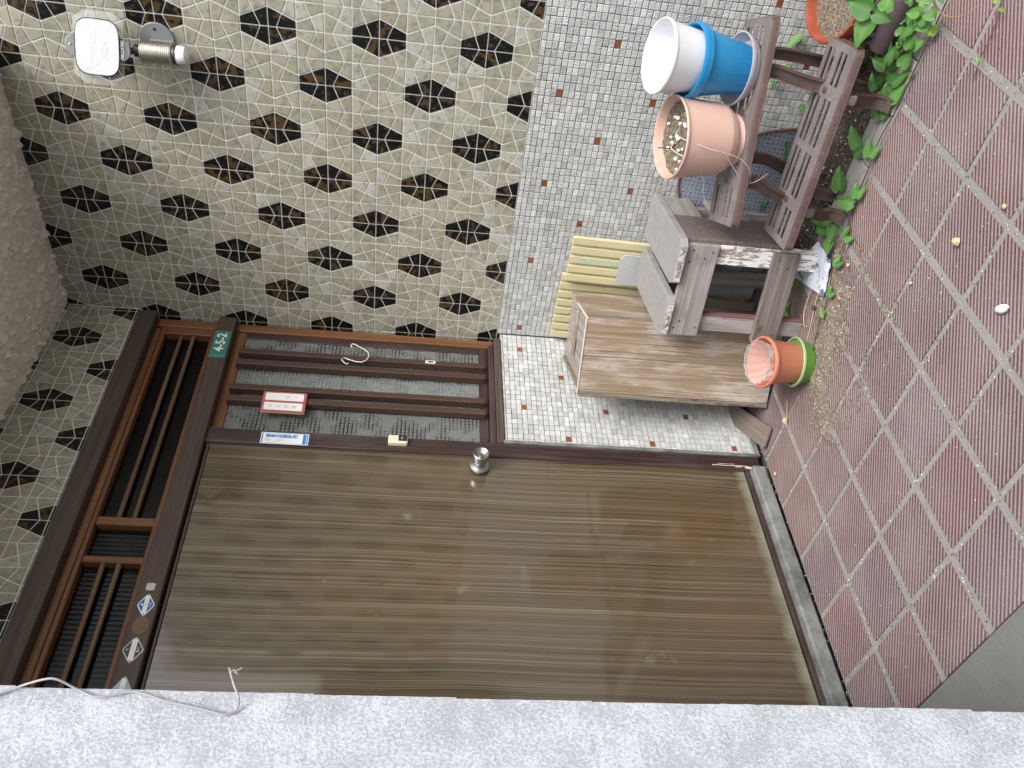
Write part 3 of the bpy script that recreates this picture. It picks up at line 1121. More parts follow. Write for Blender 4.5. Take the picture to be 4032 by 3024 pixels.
# transom window
tr = link('transom_window', None, V((-.82, 0, 1.98)), frame)
wb('bottom_rail', FRX0 + .054, -.0745, 1.9705, 1.99, -.02, .06, 'wood_amber', tr)
wb('top_rail', FRX0 + .054, -.0745, 2.158, 2.1718, -.008, .05, 'wood_amber', tr)
for x0, x1 in ((-.981, -.952), (-1.112, -1.09)):
    wb('mullion', x0, x1, 1.9905, 2.1575, -.006, .045, 'wood_amber', tr, 2)
wb('stile', -.1115, -.0748, 1.9905, 2.1575, -.01, .045, 'wood_amber', tr, 2)
for x0, x1 in ((-.951, -.112), (-1.0895, -.9815), (-1.565, -1.1125)):
    wb('pane', x0, x1, 1.991, 2.157, .02, .024, 'glass_reed', tr, bev=.0005)
for x0, x1 in ((-.951, -.112), (-1.565, -1.1125)):
    for z in (2.10, 2.056):
        b = MB()
        b.tube([(x0, .004 + YS, z), (x1, .004 + YS, z)], .0075, 10)
        b.g = [V((p.x, p.y, p.z)) for p in b.v]
        b.build('bar', 'wood_bar', tr, True)
# side window
sw = link('side_window', None, V((-.33, 0, .95)), frame)
wb('top_rail', -.59, -.0745, 1.868, 1.9075, -.006, .05, 'wood_amber', sw)
wb('stile', -.107, -.0745, .992, 1.8675, -.004, .05, 'wood_dark', sw, 2)
wb('bottom_rail', -.59, -.0745, .958, .9915, -.006, .05, 'wood_dark', sw)
wb('sill', -.59, FRX1, .909, .9345, -.034, .06, 'wood_beam', sw)
wb('sill_lip', -.59, -.0745, .935, .9575, -.026, .05, 'wood_dark', sw)
wb('pane', -.589, -.1075, .9925, 1.8675, -.001, .003, 'glass_grid', sw, bev=.0005)
for k, x in enumerate((-.206, -.264, -.392, -.449)):
    wb('slat', x - .0125, x + .0125, .972, 1.876, -.034, -.0063, 'wood_slat', sw, 2, .002)
# dim hall behind the glass
b = MB()
b.box((-.82, .9, 1.1), (.9, .02, 1.25), bev=.001)
b.box((-1.72, .48, 1.1), (.02, .4, 1.25), bev=.001)
b.box((.08, .48, 1.1), (.02, .4, 1.25), bev=.001)
b.box((-.82, .48, 2.37), (.9, .44, .02), bev=.001)
b.box((-.82, .48, -.02), (.88, .4, .02), bev=.001)
struct(b.build('hall_interior', 'inside'))
b = MB()
vs, fs = [], []
for i in range(41):
    x = -.39 + .125 * i / 40
    yv = .050 + .006 * math.sin(i * 1.1) + .004 * math.sin(i * 2.7)
    vs += [(x, yv, .95), (x, yv, 1.84)]
for i in range(40):
    fs.append([2 * i, 2 * i + 2, 2 * i + 3, 2 * i + 1])
b.add(vs, fs)
tag(b.build('curtain', 'curtain', smooth=True), 'pale curtain behind the middle strip of patterned window glass', 'curtain')
b = MB()
b.add([(-.262, .036, 1.03), (-.170, .036, 1.03), (-.185, .036, 1.24), (-.240, .037, 1.46)], [[0, 1, 2, 3]])
tag(b.build('paper_strip', 'curtain'), 'white paper strip behind the window glass between the first slats', 'paper')

# ------------------------------------------------------------------ door
YS = .008
DX0, DX1, DZ0, DZ1 = -1.558, -.6555, .066, 1.892
door = thing('door', (-1.1, 0, DZ0), 'brown striped wood veneer front door with a round steel knob', 'door')
wb('door_leaf', DX0, DX1, DZ0, DZ1, -.004, .034, 'veneer', door, 2, .002)
wb('edge_strip', DX1 + .0004, DX1 + .0031, DZ0, DZ1, -.006, .03, 'wood_beam', door, 2, .0008)
wb('top_edge', DX0, DX1, DZ1 + .0004, DZ1 + .0085, -.008, .03, 'wood_beam', door, 0, .001)
kn = link('knob', None, V((-.70, -.004, 1.0)), door)
kf = (X, Z, -Y)
KC = V((-.701, -.0045, .999))
b = MB()
b.lathe([(.034, 0), (.035, .003), (.033, .007), (.022, .012), (.017, .014)], KC, kf, 48)
b.build('rose', 'steel', kn, True)
b = MB()
b.lathe([(.0155, .0142), (.015, .022), (.019, .026), (.0245, .031), (.0268, .04), (.0272, .058), (.0265, .064), (.0245, .0655), (.021, .062), (.012, .055), (.008, .054)], KC, kf, 48)
b.build('handle', 'steel', kn, True)
b = MB()
b.lathe([(.0072, .0541), (.0072, .0575), (.006, .058), (.0035, .0575)], KC, kf, 24)
b.build('lock_cylinder', 'alu', kn, True)
b = MB()
b.box(KC + V((0, -.0582, 0)), (.0035, .0006, .001), D3, .0002)
b.box(KC + V((0, -.0582, 0)), (.0011, .0007, .0028), D3, .0002)
b.build('keyhole', 'black_plastic', kn)
for (x, z, a, L) in ((-1.24, 1.545, .1, .10), (-1.385, 1.545, .02, .12), (-1.16, 1.30, .3, .035), (-.90, 1.50, .1, .05), (-1.30, 1.01, .03, .05)):
    b = MB()
    ca, sa = math.sin(a), math.cos(a)
    b.prism([(-.0012, -L / 2), (.0014, -L * .2), (.0022, L * .1), (.0005, L / 2), (-.0008, L * .2)], (x, -.0041, z), (sa, 0, ca), (-ca, 0, sa), .0003)
    b.build('scratch', 'wood_beam' if L > .09 else 'wood_bar', door)

N_BEFORE = set(o.name for o in COL.objects if o.parent is None)
# ------------------------------------------------------------------ plates, stickers and bell on the frame
def rrect(w, h, r=.003, n=4):
    out = []
    for cx, cy, a0 in ((w / 2 - r, h / 2 - r, 0), (-w / 2 + r, h / 2 - r, 90), (-w / 2 + r, -h / 2 + r, 180), (w / 2 - r, -h / 2 + r, 270)):
        for k in range(n + 1):
            a = math.radians(a0 + 90 * k / n)
            out.append((cx + r * math.cos(a), cy + r * math.sin(a)))
    return out
NX, NZ = X, Z
t = thing('house_number_plate', (-.196, -.046, 1.912), 'small green house number plate reading 4-5-2 on the wooden beam', 'number plate')
b = MB(); b.prism(rrect(.148, .057, .002), (-.196, -.0452, 1.94), X, Z, .0018)
b.build('plate', 'green_plate', t)
text('4-5-2', (-.187, -.047, 1.940), X, Z, .047, 'white_print', 'number', t, bold=.02)
for k, ch in enumerate('大小路三丁目'):
    text(ch, (-.261, -.047, 1.9625 - .0088 * k), X, Z, .0095, 'pale_print', 'character', t)

t = thing('nameplate', (-.466, -.055, 1.6), 'red and white two-line nameplate hung across the window slats', 'nameplate')
NXC, NZC = -.468, 1.677
b = MB(); b.prism(rrect(.096, .148, .002), (NXC, -.0345, NZC), X, Z, .006)
b.build('backing', 'cream_edge', t)
b = MB(); b.prism(rrect(.0955, .1475, .002), (NXC, -.0408, NZC), X, Z, .0022)
b.build('red_face', 'red_plate', t)
for dx, s, sz in ((-.0235, '坂谷登憲', .0155), (.0225, '　　恵子', .0155)):
    b = MB(); b.prism(rrect(.035, .130, .003), (NXC + dx, -.0432, NZC), X, Z, .0012)
    c = b.build('name_card', 'card', t)
    for k, ch in enumerate(s):
        if ch != '　':
            text(ch, (NXC + dx, -.0447, NZC + .042 - .027 * k), X, Z, sz, 'faint_print', 'handwriting', c, off=.0003)

t = thing('warning_sticker', (-.627, -.031, 1.57), 'blue and white sticker with a vertical line of characters on the door jamb', 'sticker')
SX_, SZ_ = -.6265, 1.6535
b = MB(); b.prism(rrect(.050, .157, .002), (SX_, -.0304, SZ_), X, Z, .0008)
b.build('sheet', 'card', t)
def stk(x0, x1, z0, z1, mat, nm):
    b = MB(); b.box(((x0 + x1) / 2, -.0315, (z0 + z1) / 2), ((x1 - x0) / 2, .0003, (z1 - z0) / 2), bev=.0001); b.build(nm, mat, t)
stk(SX_ - .0225, SX_ + .0225, SZ_ + .0715, SZ_ + .0755, 'blue_print', 'top_band')
stk(SX_ - .0225, SX_ + .0225, SZ_ - .0755, SZ_ - .0595, 'blue_print', 'bottom_band')
stk(SX_ - .0225, SX_ - .0216, SZ_ - .0594, SZ_ + .0714, 'blue_print', 'border_line')
stk(SX_ + .0216, SX_ + .0225, SZ_ - .0594, SZ_ + .0714, 'blue_print', 'border_line')
for k, ch in enumerate('悪質な訪問販売'):
    text(ch, (SX_ + .010, -.0315, SZ_ + .0535 - .0147 * k), X, Z, .0165, 'blue_print', 'character', t, bold=.025)
for k, ch in enumerate('お断り!'):
    text(ch, (SX_ - .009, -.0315, SZ_ + .031 - .0155 * k), X, Z, .0135, 'pink_print', 'character', t)
for k in range(5):
    b = MB(); b.box((SX_ - .017 + .0085 * k, -.0321, SZ_ - .0705), (.0017, .0003, .0017), bev=.0001); b.build('white_mark', 'card', t)
stk(SX_ - .017, SX_ + .017, SZ_ - .0645, SZ_ - .0628, 'sky_enamel', 'small_print')
b = MB(); b.prism([(.009 * math.cos(k * .524), .0105 * math.sin(k * .524)) for k in range(12)], (SX_ - .009, -.0313, SZ_ + .055), X, Z, .0003)
b.build('emblem', 'pink_print', t)

t = thing('doorbell', (-.612, -.031, 1.243), 'cream doorbell push with a black button on the door jamb', 'doorbell')
b = MB(); b.prism(rrect(.036, .066, .006), (-.612, -.0304, 1.277), X, Z, .016, bev=.004)
b.build('housing', 'cream_plastic', t, True)
b = MB(); b.prism(rrect(.026, .029, .003), (-.609, -.0458, 1.2615), X, Z, .0016)
bt = b.build('button', 'black_plastic', t)
b = MB(); b.tube([(-.614, -.0476, 1.262), (-.611, -.0476, 1.2665), (-.606, -.0476, 1.265), (-.604, -.0476, 1.259)], .0007, 5)
b.build('bell_symbol', 'white_print', bt)

def diamond(xc, zc, w, h, m1, rim, label, lines):
    t = thing('meter_plate', (xc, -.046, zc - h / 2), label, 'plate')
    d = [(w / 2, 0), (w * .42, h * .12), (w * .08, h * .46), (0, h / 2), (-w * .08, h * .46), (-w * .42, h * .12), (-w / 2, 0), (-w * .42, -h * .12), (-w * .08, -h * .46), (0, -h / 2), (w * .08, -h * .46), (w * .42, -h * .12)]
    b = MB(); b.prism(d, (xc, -.0452, zc), X, Z, .0012); b.build('plate', rim, t)
    b = MB(); b.prism([(p[0] * .86, p[1] * .86) for p in d], (xc, -.0466, zc), X, Z, .0004); b.build('field', m1, t)
    b = MB(); b.box((xc, -.0474, zc), (w * .4, .0003, h * .13), bev=.0001); b.build('white_band', 'card', t)
    text(lines[0], (xc, -.0478, zc), X, Z, h * .21, 'pink_print', 'number', t)
    text(lines[1], (xc, -.0472, zc - h * .26), X, Z, h * .16, 'white_print', 'character', t)
    if lines[2] == 'tri':
        b = MB(); b.prism([(-.004, -.003), (.004, -.003), (0, .004)], (xc, -.0471, zc + h * .24), X, Z, .0003); b.build('triangle', 'white_print', t)
    elif lines[2]:
        text(lines[2], (xc, -.0472, zc + h * .26), X, Z, h * .18, 'white_print', 'character', t)
    for s in (-1, 1):
        b = MB(); b.lathe([(.0022, 0), (.0018, .0008), (.0008, .001)], (xc + s * w * .44, -.0466, zc), (X, Z, -Y), 12); b.build('rivet', 'steel', t)
diamond(-1.268, 1.9375, .068, .044, 'navy', 'card', 'blue and white diamond-shaped metal plate on the beam over the door', ('326', '水道', 'tri'))
diamond(-1.399, 1.9375, .074, .052, 'dark_enamel', 'paper_grey', 'dark diamond-shaped metal plate with pale rim on the beam over the door', ('11115', '電力', '大'))
diamond(-1.509, 1.9375, .078, .048, 'sky_enamel', 'sky_enamel', 'pale blue diamond-shaped metal plate beside the block wall end', ('71178', '', ''))
t = None
b = MB(); b.prism([(-.011, -.011), (.009, -.012), (.012, -.004), (.011, .010), (-.002, .012), (-.012, .009)], (-1.211, -.0452, 1.939), X, Z, .0005)
tag(b.build('paper_remnant', 'paper_grey'), 'torn grey paper remnant stuck on the beam above the blue plate', 'sticker')
b = MB(); b.prism([(.027 * math.cos(a * .4488) * random.uniform(.93, 1.05), .021 * math.sin(a * .4488) * random.uniform(.93, 1.05)) for a in range(14)], (-1.328, -.0201, 1.9375), X, Z, .0004)
b.build('bare_patch', 'scar', frame)
t = thing('torn_sticker', (-.205, -.053, 1.16), 'small torn white and brown sticker on a window slat', 'sticker')
b = MB(); b.prism([(-.008, -.018), (.007, -.02), (.009, .004), (.006, .018), (-.007, .017)], (-.205, -.0344, 1.178), X, Z, .0006); b.build('sheet', 'card', t)
b = MB(); b.prism([(-.004, -.014), (.004, -.012), (.005, .006), (-.001, .012), (-.005, .002)], (-.204, -.0351, 1.178), X, Z, .0004); b.build('brown_patch', 'paper_rust', t)

b = MB()
hk = [(-.158, 1.470), (-.150, 1.476), (-.144, 1.471), (-.147, 1.461), (-.158, 1.448), (-.172, 1.425), (-.190, 1.408), (-.210, 1.405), (-.228, 1.414), (-.236, 1.430), (-.232, 1.452), (-.222, 1.474), (-.212, 1.492), (-.213, 1.503), (-.224, 1.502), (-.238, 1.492), (-.246, 1.482), (-.243, 1.476)]
b.tube([(x, -.040 - .008 * math.sin(i * .35), z) for i, (x, z) in enumerate(hk)], .0019, 8)
tag(b.build('wire_hook', 'wire_white', smooth=True), 'white bent wire hook hanging on a window slat', 'hook')

SETTLE = 0.0
for o in COL.objects:
    if o.parent is None and o.name not in N_BEFORE:
        o.location.y += .025
        WL[o.name].y += .025
# ------------------------------------------------------------------ block wall in front with a cable
BX, BY = -1.965, -.957
bw = thing('block_wall', (BX - .6, BY, -.02), 'white painted rough concrete block wall standing close to the camera', 'wall')
b = MB(); b.box((BX - .608, BY + .06, 1.24), (.6, .0545, 1.26), bev=.002); b.build('mortar_core', 'block', bw)
k = 0
z = -.02
while z < 2.48:
    hh = .194 + random.uniform(-.004, .004)
    x1 = BX + random.uniform(-.0012, .0012) - (1.24 - z) * -.0065 * -1
    first = .19 if k % 2 else .39
    while x1 > BX - 1.2:
        L = min(first, x1 - (BX - 1.2))
        b = MB()
        nz, nxx = 14, max(4, int(L / .016))
        # rough front face, gently uneven edges
        vs, fs = [], []
        for i in range(nxx + 1):
            for j in range(nz + 1):
                u, v = i / nxx, j / nz
                x = x1 - L * u
                zz = z + hh * v
                e = min(u * L, (1 - u) * L, v * hh, (1 - v) * hh)
                dep = .0008 * max(0, 1 - e / .007) ** 2 
                q = V((x, zz, k * 3.1))
                yv = BY + dep + .0010 * mn.noise(q * 60) + .0006 * mn.noise(q * 140)
                if i == 0: x += .0009 * mn.noise(V((zz * 55, k, 0))) + .0005 * mn.noise(V((zz * 190, k, 2)))
                vs.append((x, yv, zz))
        for i in range(nxx):
            for j in range(nz):
                q = i * (nz + 1) + j
                fs.append([q, q + 1, q + nz + 2, q + nz + 1])
        nv = len(vs)
        for j in range(nz + 1):
            vs.append((vs[j][0] - .0005, BY + .118, vs[j][2]))
        for j in range(nz):
            fs.append([j + 1, j, nv + j, nv + j + 1])
        b.add(vs, fs)
        b.build('concrete_block', 'block', bw, True)
        x1 -= L
        first = .39
    z += hh
    k += 1
b = MB()
cp_ = [(-2.04, .0, 1.80), (-1.99, .004, 1.76), (-1.968, .0, 1.725), (-1.9615, .0, 1.69), (-1.961, .0, 1.672), (-1.968, .0, 1.648), (-1.978, .0, 1.622), (-1.9745, .0, 1.60), (-1.970, .0, 1.579), (-1.974, .0, 1.556), (-1.982, .0, 1.532), (-1.990, .0, 1.492), (-1.997, .0, 1.462), (-1.999, .0, 1.449), (-1.992, .0, 1.438), (-1.981, .0, 1.4365), (-1.963, .0, 1.446), (-1.945, .0, 1.4545)]
def smooth_path(pts, n=6):
    out = []
    P = [V(p) for p in pts]
    for i in range(len(P) - 1):
        p0, p1, p2, p3 = P[max(i - 1, 0)], P[i], P[i + 1], P[min(i + 2, len(P) - 1)]
        for k in range(n):
            t = k / n
            out.append(.5 * ((2 * p1) + (p2 - p0) * t + (2 * p0 - 5 * p1 + 4 * p2 - p3) * t * t + (3 * p1 - p0 - 3 * p2 + p3) * t ** 3))
    out.append(P[-1])
    return out
cb = thing('cable', (-1.98, BY - .004, 1.43), 'thin grey cable drooping over the white block wall', 'cable')
b.tube(smooth_path([(x, BY - .0055 - .012 * (1 if i in (3, 4) else 0) - (.012 if i > 14 else 0) - (.012 if i > 16 else 0), z) for i, (x, y, z) in enumerate(cp_)], 5), .0016, 8)
b.build('sheath', 'cable', cb, True)
b = MB()
b.tube([(-1.955, BY - .034, 1.452), (-1.951, BY - .036, 1.446), (-1.956, BY - .033, 1.441), (-1.952, BY - .030, 1.447), (-1.947, BY - .033, 1.437)], .0006, 5)
b.build('tie', 'straw', cb)

# ------------------------------------------------------------------ floodlight
fl = thing('floodlight', (0, -1.02, 1.95), 'sensor floodlight with a square lens mounted on the beige hexagon tiles', 'light')
FN = V((-.86, -.46, -.13)).normalized()
FU = (Z - FN * Z.dot(FN)).normalized()
FS = FU.cross(FN).normalized()          # towards -y side or +y
FC = V((-.115, -1.035, 2.178))
def sup(w, h, n=40, e=4.0):
    out = []
    for k in range(n):
        a = 2 * math.pi * k / n
        c, s = math.cos(a), math.sin(a)
        out.append((w * math.copysign(abs(c) ** (2 / e), c), h * math.copysign(abs(s) ** (2 / e), s)))
    return out
def shell(b, rings, o, ax, ay, n_, cap0=True, cap1=True):
    vs, fs = [], []
    k = len(rings[0][0])
    for pl, d in rings:
        vs += [o + ax * p[0] + ay * p[1] + n_ * d for p in pl]
    for q in range(len(rings) - 1):
        for i in range(k):
            j = (i + 1) % k
            fs.append([q * k + i, q * k + j, (q + 1) * k + j, (q + 1) * k + i])
    if cap0: fs.append(list(range(k))[::-1])
    if cap1: fs.append([(len(rings) - 1) * k + i for i in range(k)])
    b.add(vs, fs)
hd = link('lamp_head', None, FC, fl)
b = MB()
shell(b, [(sup(.035, .03), -.055), (sup(.055, .045), -.045), (sup(.070, .053), -.02), (sup(.0755, .0580), .0), (sup(.076, .0585), .006), (sup(.0742, .0567), .0065), (sup(.073, .0555), .0)], FC, FS, FU, FN, True, False)
b.build('housing', 'black_plastic', hd, True)
b = MB()
shell(b, [(sup(.0725, .055), .0), (sup(.045, .022, e=7), -.020), (sup(.018, .004, e=7), -.030)], FC, FS, FU, FN, False, True)
b.build('reflector', 'reflector', hd)
b = MB()
b.tube([FC - FS * .022 - FN * .016, FC + FS * .022 - FN * .016], .005, 12)
b.build('bulb', 'white_plastic', hd, True)
b = MB()
shell(b, [(sup(.0735, .056), .0045), (sup(.0735, .056), .0065), (sup(.058, .044), .0115), (sup(.02, .015), .0135)], FC, FS, FU, FN, True, True)
b.build('lens', 'lens', hd, True)
b = MB()
oct_ = [(.098, .037), (.075, .066), (-.075, .066), (-.098, .037), (-.098, -.037), (-.075, -.066), (.075, -.066), (.098, -.037)]
shell(b, [(oct_, -.018), (oct_, -.012), ([(p[0] * .8, p[1] * .84) for p in oct_], -.010)], FC, FS, FU, FN, True, False)
b.build('rain_shield', 'clear', hd)
for s in (-1, 1):
    b = MB()
    ear = [(-.034, 0), (.034, 0), (.030, .012), (.018, .024), (0, .028), (-.018, .024), (-.030, .012)]
    ax_, ay_ = (FS, FU) if s > 0 else (FS, -FU)
    b.prism(ear, FC + FU * (s * .056) - FN * (.004), ax_, ay_, .010, bev=.003)
    e = b.build('bracket_ear', 'grey_plastic', hd, True)
    b = MB()
    b.lathe([(.0035, 0), (.003, .002), (.001, .0025)], FC + FU * (s * .069) + FN * .006, (FS, FU, FN), 12)
    if s > 0: b.build('screw', 'alu', e)
text('DELCATEC', FC - FU * .066 + FN * .0062, -FS if FS.y > 0 else FS, FU, .0105, 'white_print', 'lettering', hd)
# body below the head
BC = V((-.062, -1.015, 2.0))
b = MB()
prof = []
for k in range(60):
    z = .003 + .084 * k / 59
    prof.append((.0305 + (.0009 if (k // 2) % 2 else -.0006), z - .012))
b.lathe([(.027, -.012)] + prof + [(.027, .0762)], BC, (X, Y, Z), 40)
b.build('body', 'alu', fl, True)
b = MB()
b.lathe([(.012, .0765), (.017, .0768), (.018, .094), (.012, .097)], BC, (X, Y, Z), 24)
b.build('swivel', 'black_plastic', fl, True)
b = MB()
b.tube([BC + V((0, 0, .09)), BC + V((-.02, -.005, .108)), FC - FU * .05 - FN * .03], .009, 10)
b.build('neck', 'black_plastic', fl, True)
b = MB()
b.lathe([(.026, -.0125), (.0275, -.016), (.0275, -.021), (.026, -.0225)], BC, (X, Y, Z), 32)
b.build('collar', 'black_plastic', fl, True)
b = MB()
b.lathe([(.0255, -.0228), (.0262, -.034), (.0235, -.046), (.014, -.0535), (.004, -.0555)], BC, (X, Y, Z), 32)
b.build('sensor', 'white_plastic', fl, True)
b = MB()
b.prism([(.03 * math.cos(a * .3142) + (.0 if math.cos(a * .3142) < 0 else .018 * math.cos(a * .3142)), .05 * math.sin(a * .3142)) for a in range(20)], (-.0045, -1.033, 2.045), -Y, Z, .006, bev=.002)
mp = b.build('mounting_plate', 'grey_plastic', fl, True)
b = MB()
b.lathe([(.0045, 0), (.0045, .0008), (.002, .0009)], (-.0106, -1.062, 2.047), (Y, Z, -X), 14)
b.build('screw_hole', 'black_plastic', mp)
b = MB()
b.box((-.0215, -1.015, 2.03), (.0165, .018, .036), bev=.004)
b.build('bracket', 'grey_plastic', fl)
# ------------------------------------------------------------------ upright wooden box
CO = V((-.512, -.193, 0))
CU_ = V((.389, -.921, 0)).normalized()
CV_ = V((.921, .389, 0)).normalized()
CWd, CDp, CH = .26, .36, .684
def cab(u, v, z): return CO + CU_ * u + CV_ * v + Z * z
def cbox(name, u0, u1, v0, v1, z0, z1, mat, parent, grain=2, bev=.0015):
    b = MB()
    b.box(cab((u0 + u1) / 2, (v0 + v1) / 2, (z0 + z1) / 2), ((u1 - u0) / 2, (v1 - v0) / 2, (z1 - z0) / 2), (CU_, CV_, Z), bev, None, grain)
    return b.build(name, mat, parent)
cabn = thing('wooden_box', CO + CU_ * .13 + CV_ * .18, 'tall weathered brown wooden box standing on end in the corner', 'box')
cbox('front_board', .001, .1295, 0, .012, .012, CH, 'wood_cab', cabn)
cbox('front_board', .1305, CWd - .001, 0, .012, .006, CH - .001, 'wood_cab', cabn)
cbox('corner_strip', CWd - .008, CWd + .002, .0125, .045, .01, CH - .004, 'wood_cab_edge', cabn)
cbox('corner_strip', -.016, -.0005, .001, .022, .008, CH - .006, 'wood_cab_edge', cabn)
cbox('side_board', CWd - .012, CWd, .0455, .2, .0, CH - .006, 'wood_cab', cabn)
cbox('side_board', CWd - .012, CWd - .0005, .2005, CDp, .0, CH - .010, 'wood_cab', cabn)
cbox('side_board', 0, .012, .0125, CDp, .0, CH - .004, 'wood_cab_edge', cabn)
cbox('back_board', .0125, CWd - .0125, CDp - .012, CDp, .0, CH - .012, 'wood_cab', cabn)
cbox('top_board', .013, .128, .052, CDp - .0125, CH - .026, CH - .014, 'wood_grey', cabn, 1)
cbox('top_board', .1295, CWd - .013, .030, CDp - .0125, CH - .024, CH - .011, 'wood_grey', cabn, 1)
cbox('top_board', .03, .15, .028, .050, CH - .022, CH - .006, 'wood_rose', cabn, 0)
cbox('batten', .07, .235, .185, .20, CH - .0105, CH - .002, 'wood_cab', cabn, 0)
cbox('rim_strip', .0, CWd, -.003, .0005, CH - .002, CH + .003, 'straw_pale', cabn, 0, .0008)
cbox('rim_strip', CWd - .003, CWd + .002, .002, .19, CH - .006, CH + .001, 'straw_pale', cabn, 1, .0008)

# ------------------------------------------------------------------ slatted stool
SO = V((-.50, -.475, 0))
SU = V((.186, -.982, 0)).normalized()
SV = V((.982, .186, 0)).normalized()
def stl(u, v, z): return SO + SU * u + SV * v + Z * z
def sbox(name, u0, u1, v0, v1, z0, z1, mat, parent, grain=2, bev=.0025, tilt=0.0):
    b = MB()
    q = Matrix.Rotation(tilt, 3, SV)
    b.box(stl((u0 + u1) / 2, (v0 + v1) / 2, (z0 + z1) / 2), ((u1 - u0) / 2, (v1 - v0) / 2, (z1 - z0) / 2), (q @ SU, SV, q @ Z), bev, None, grain)
    return b.build(name, mat, parent)
stool = thing('wooden_stool', stl(.15, .19, 0), 'weathered slatted wooden stool with two grey top boards and flaking white leg', 'stool')
sbox('leg', .006, .058, .006, .034, 0, .444, 'wood_grey', stool)
sbox('leg', .236, .300, .006, .034, 0, .444, 'wood_white', stool)
sbox('leg', .02, .07, .335, .36, 0, .444, 'wood_grey', stool)
sbox('leg', .25, .292, .335, .362, 0, .444, 'wood_grey', stool)
fb = sbox('front_board', -.006, .304, -.014, .0055, .346, .4455, 'wood_grey', stool, 0)
lb = sbox('front_board', -.012, .296, -.014, .0055, .084, .168, 'wood_grey_dark', stool, 0, .0025, -.02)
sbox('side_board', .3005, .315, .008, .20, .125, .4445, 'wood_rose', stool, 0)
sbox('side_board', .3005, .313, .206, .37, .18, .30, 'wood_grey', stool, 1)
sbox('side_board', .3005, .313, .206, .37, .345, .4445, 'wood_grey', stool, 1)
sbox('side_board', -.012, .0055, .04, .37, .30, .40, 'wood_grey_dark', stool, 1)
sbox('stretcher', .02, .292, .363, .376, .17, .24, 'wood_grey_dark', stool, 0)
sbox('stretcher', .02, .292, .363, .376, .36, .43, 'wood_grey_dark', stool, 0)
sbox('inner_strip', .0585, .066, .006, .03, .0, .346, 'binding', stool)
for u0, u1, v0, v1, dz in ((-.018, .128, -.022, .385, 0.0), (.163, .322, -.028, .392, .004)):
    b = MB()
    poly = [(u0 + .018, v0), (u1 - .022, v0 - .004), (u1 - .004, v0 + .018), (u1, v1 - .02), (u1 - .016, v1), (u0 + .012, v1 - .004), (u0, v1 - .03), (u0 + .002, v0 + .03)]
    b.prism(poly, stl(0, 0, .446 + dz), SU, SV, -.022 if SU.cross(SV).z < 0 else .022, bev=.002)
    n = SU.cross(SV).z
    tb = b.build('top_board', 'slab', stool)
    e = MB()
    k = len(poly)
    for i in range(2):
        p0, p1 = poly[i - 1 if i == 0 else 0], poly[0 if i == 0 else 1]
    e.bar(stl(poly[0][0] + .002, poly[0][1] - .0012, .457 + dz), stl(poly[1][0] - .002, poly[1][1] - .0012, .457 + dz), .020, .0016, Z, .0005)
    e.build('worn_edge', 'slab_edge', tb)
for q, z in ((.02, .43), (.026, .36), (.045, .415), (.245, .43), (.26, .385), (.285, .425), (.282, .365)):
    b = MB()
    b.lathe([(.0032, 0), (.0028, .0009), (.001, .0012)], stl(q, -.0142, z), (SU, Z, -SV), 10)
    b.build('nail', 'iron', fb)
for q, z in ((.018, .10), (.03, .145), (.25, .12), (.275, .15)):
    b = MB()
    b.lathe([(.003, 0), (.0026, .0009), (.001, .0012)], stl(q, -.0146, z), (SU, Z, -SV), 10)
    b.build('nail', 'iron', lb)

# ------------------------------------------------------------------ cream ribbed panels against the side wall
def ribbed_panel(name, y0, y1, z1, xb, xt, label, n):
    """vertical strips with grooves between, leaning on the side wall"""
    t = thing(name, (xb, (y0 + y1) / 2, 0), label, 'panel')
    w = (y1 - y0) / n
    for k in range(n):
        a, c = y0 + w * k, y0 + w * (k + 1)
        zt = z1 + random.uniform(-.001, .001)
        prof = [(a + .003, 0), (a + .0042, .012), (c - .011, .012), (c - .0085, .004), (c - .0002, .003)]
        vs, gs = [], []
        for zz, x in ((.008, xb), (zt, xt)):
            for (yv, h) in prof:
                vs.append((x - h, yv, zz))
            for (yv, h) in prof[::-1]:
                vs.append((x + .003, yv, zz))
        m_ = 2 * len(prof)
        fs = [[i, (i + 1) % m_, m_ + (i + 1) % m_, m_ + i] for i in range(m_)] + [list(range(m_))[::-1], [m_ + i for i in range(m_)]]
        b = MB(); b.add(vs, fs)
        s = b.build('strip', 'cream', t)
        if name == 'ribbed_panel' and k == 2 and n == 5:
            b = MB()
            f = lambda zz: xb + (xt - xb) * (zz - .008) / (zt - .008) - .0124
            b.add([(f(.50), a + .007, .50), (f(.50), c - .013, .50), (f(.672), c - .013, .672), (f(.672), a + .007, .672)], [[0, 1, 2, 3]])
            b.build('printed_label', 'label', s)
    return t
ribbed_panel('ribbed_panel', -.512, -.314, .706, -.075, -.045, 'cream ribbed plastic panel with a green printed label behind the stool', 5)
ribbed_panel('ribbed_panel', -.336, -.026, .716, -.052, -.022, 'cream ribbed plastic panel behind the wooden box in the corner', 8)
b = MB()
b.prism([(-.478, 0), (-.345, 0), (-.343, .50), (-.352, .515), (-.452, .519), (-.47, .505)], (-.098, 0, .012), Y, V((.04, 0, 1)).normalized(), -.006)
tag(b.build('pale_sheet', 'pale_sheet'), 'pale blue-grey rigid sheet behind the grey stool boards', 'sheet')
b = MB()
b.prism([(-.36, 0), (-.24, 0), (-.24, .25), (-.36, .25)], (-.155, 0, .014), Y, V((.05, 0, 1)).normalized(), -.006)
tag(b.build('drab_board', 'greenish'), 'drab greenish board seen through the stool frame', 'board')

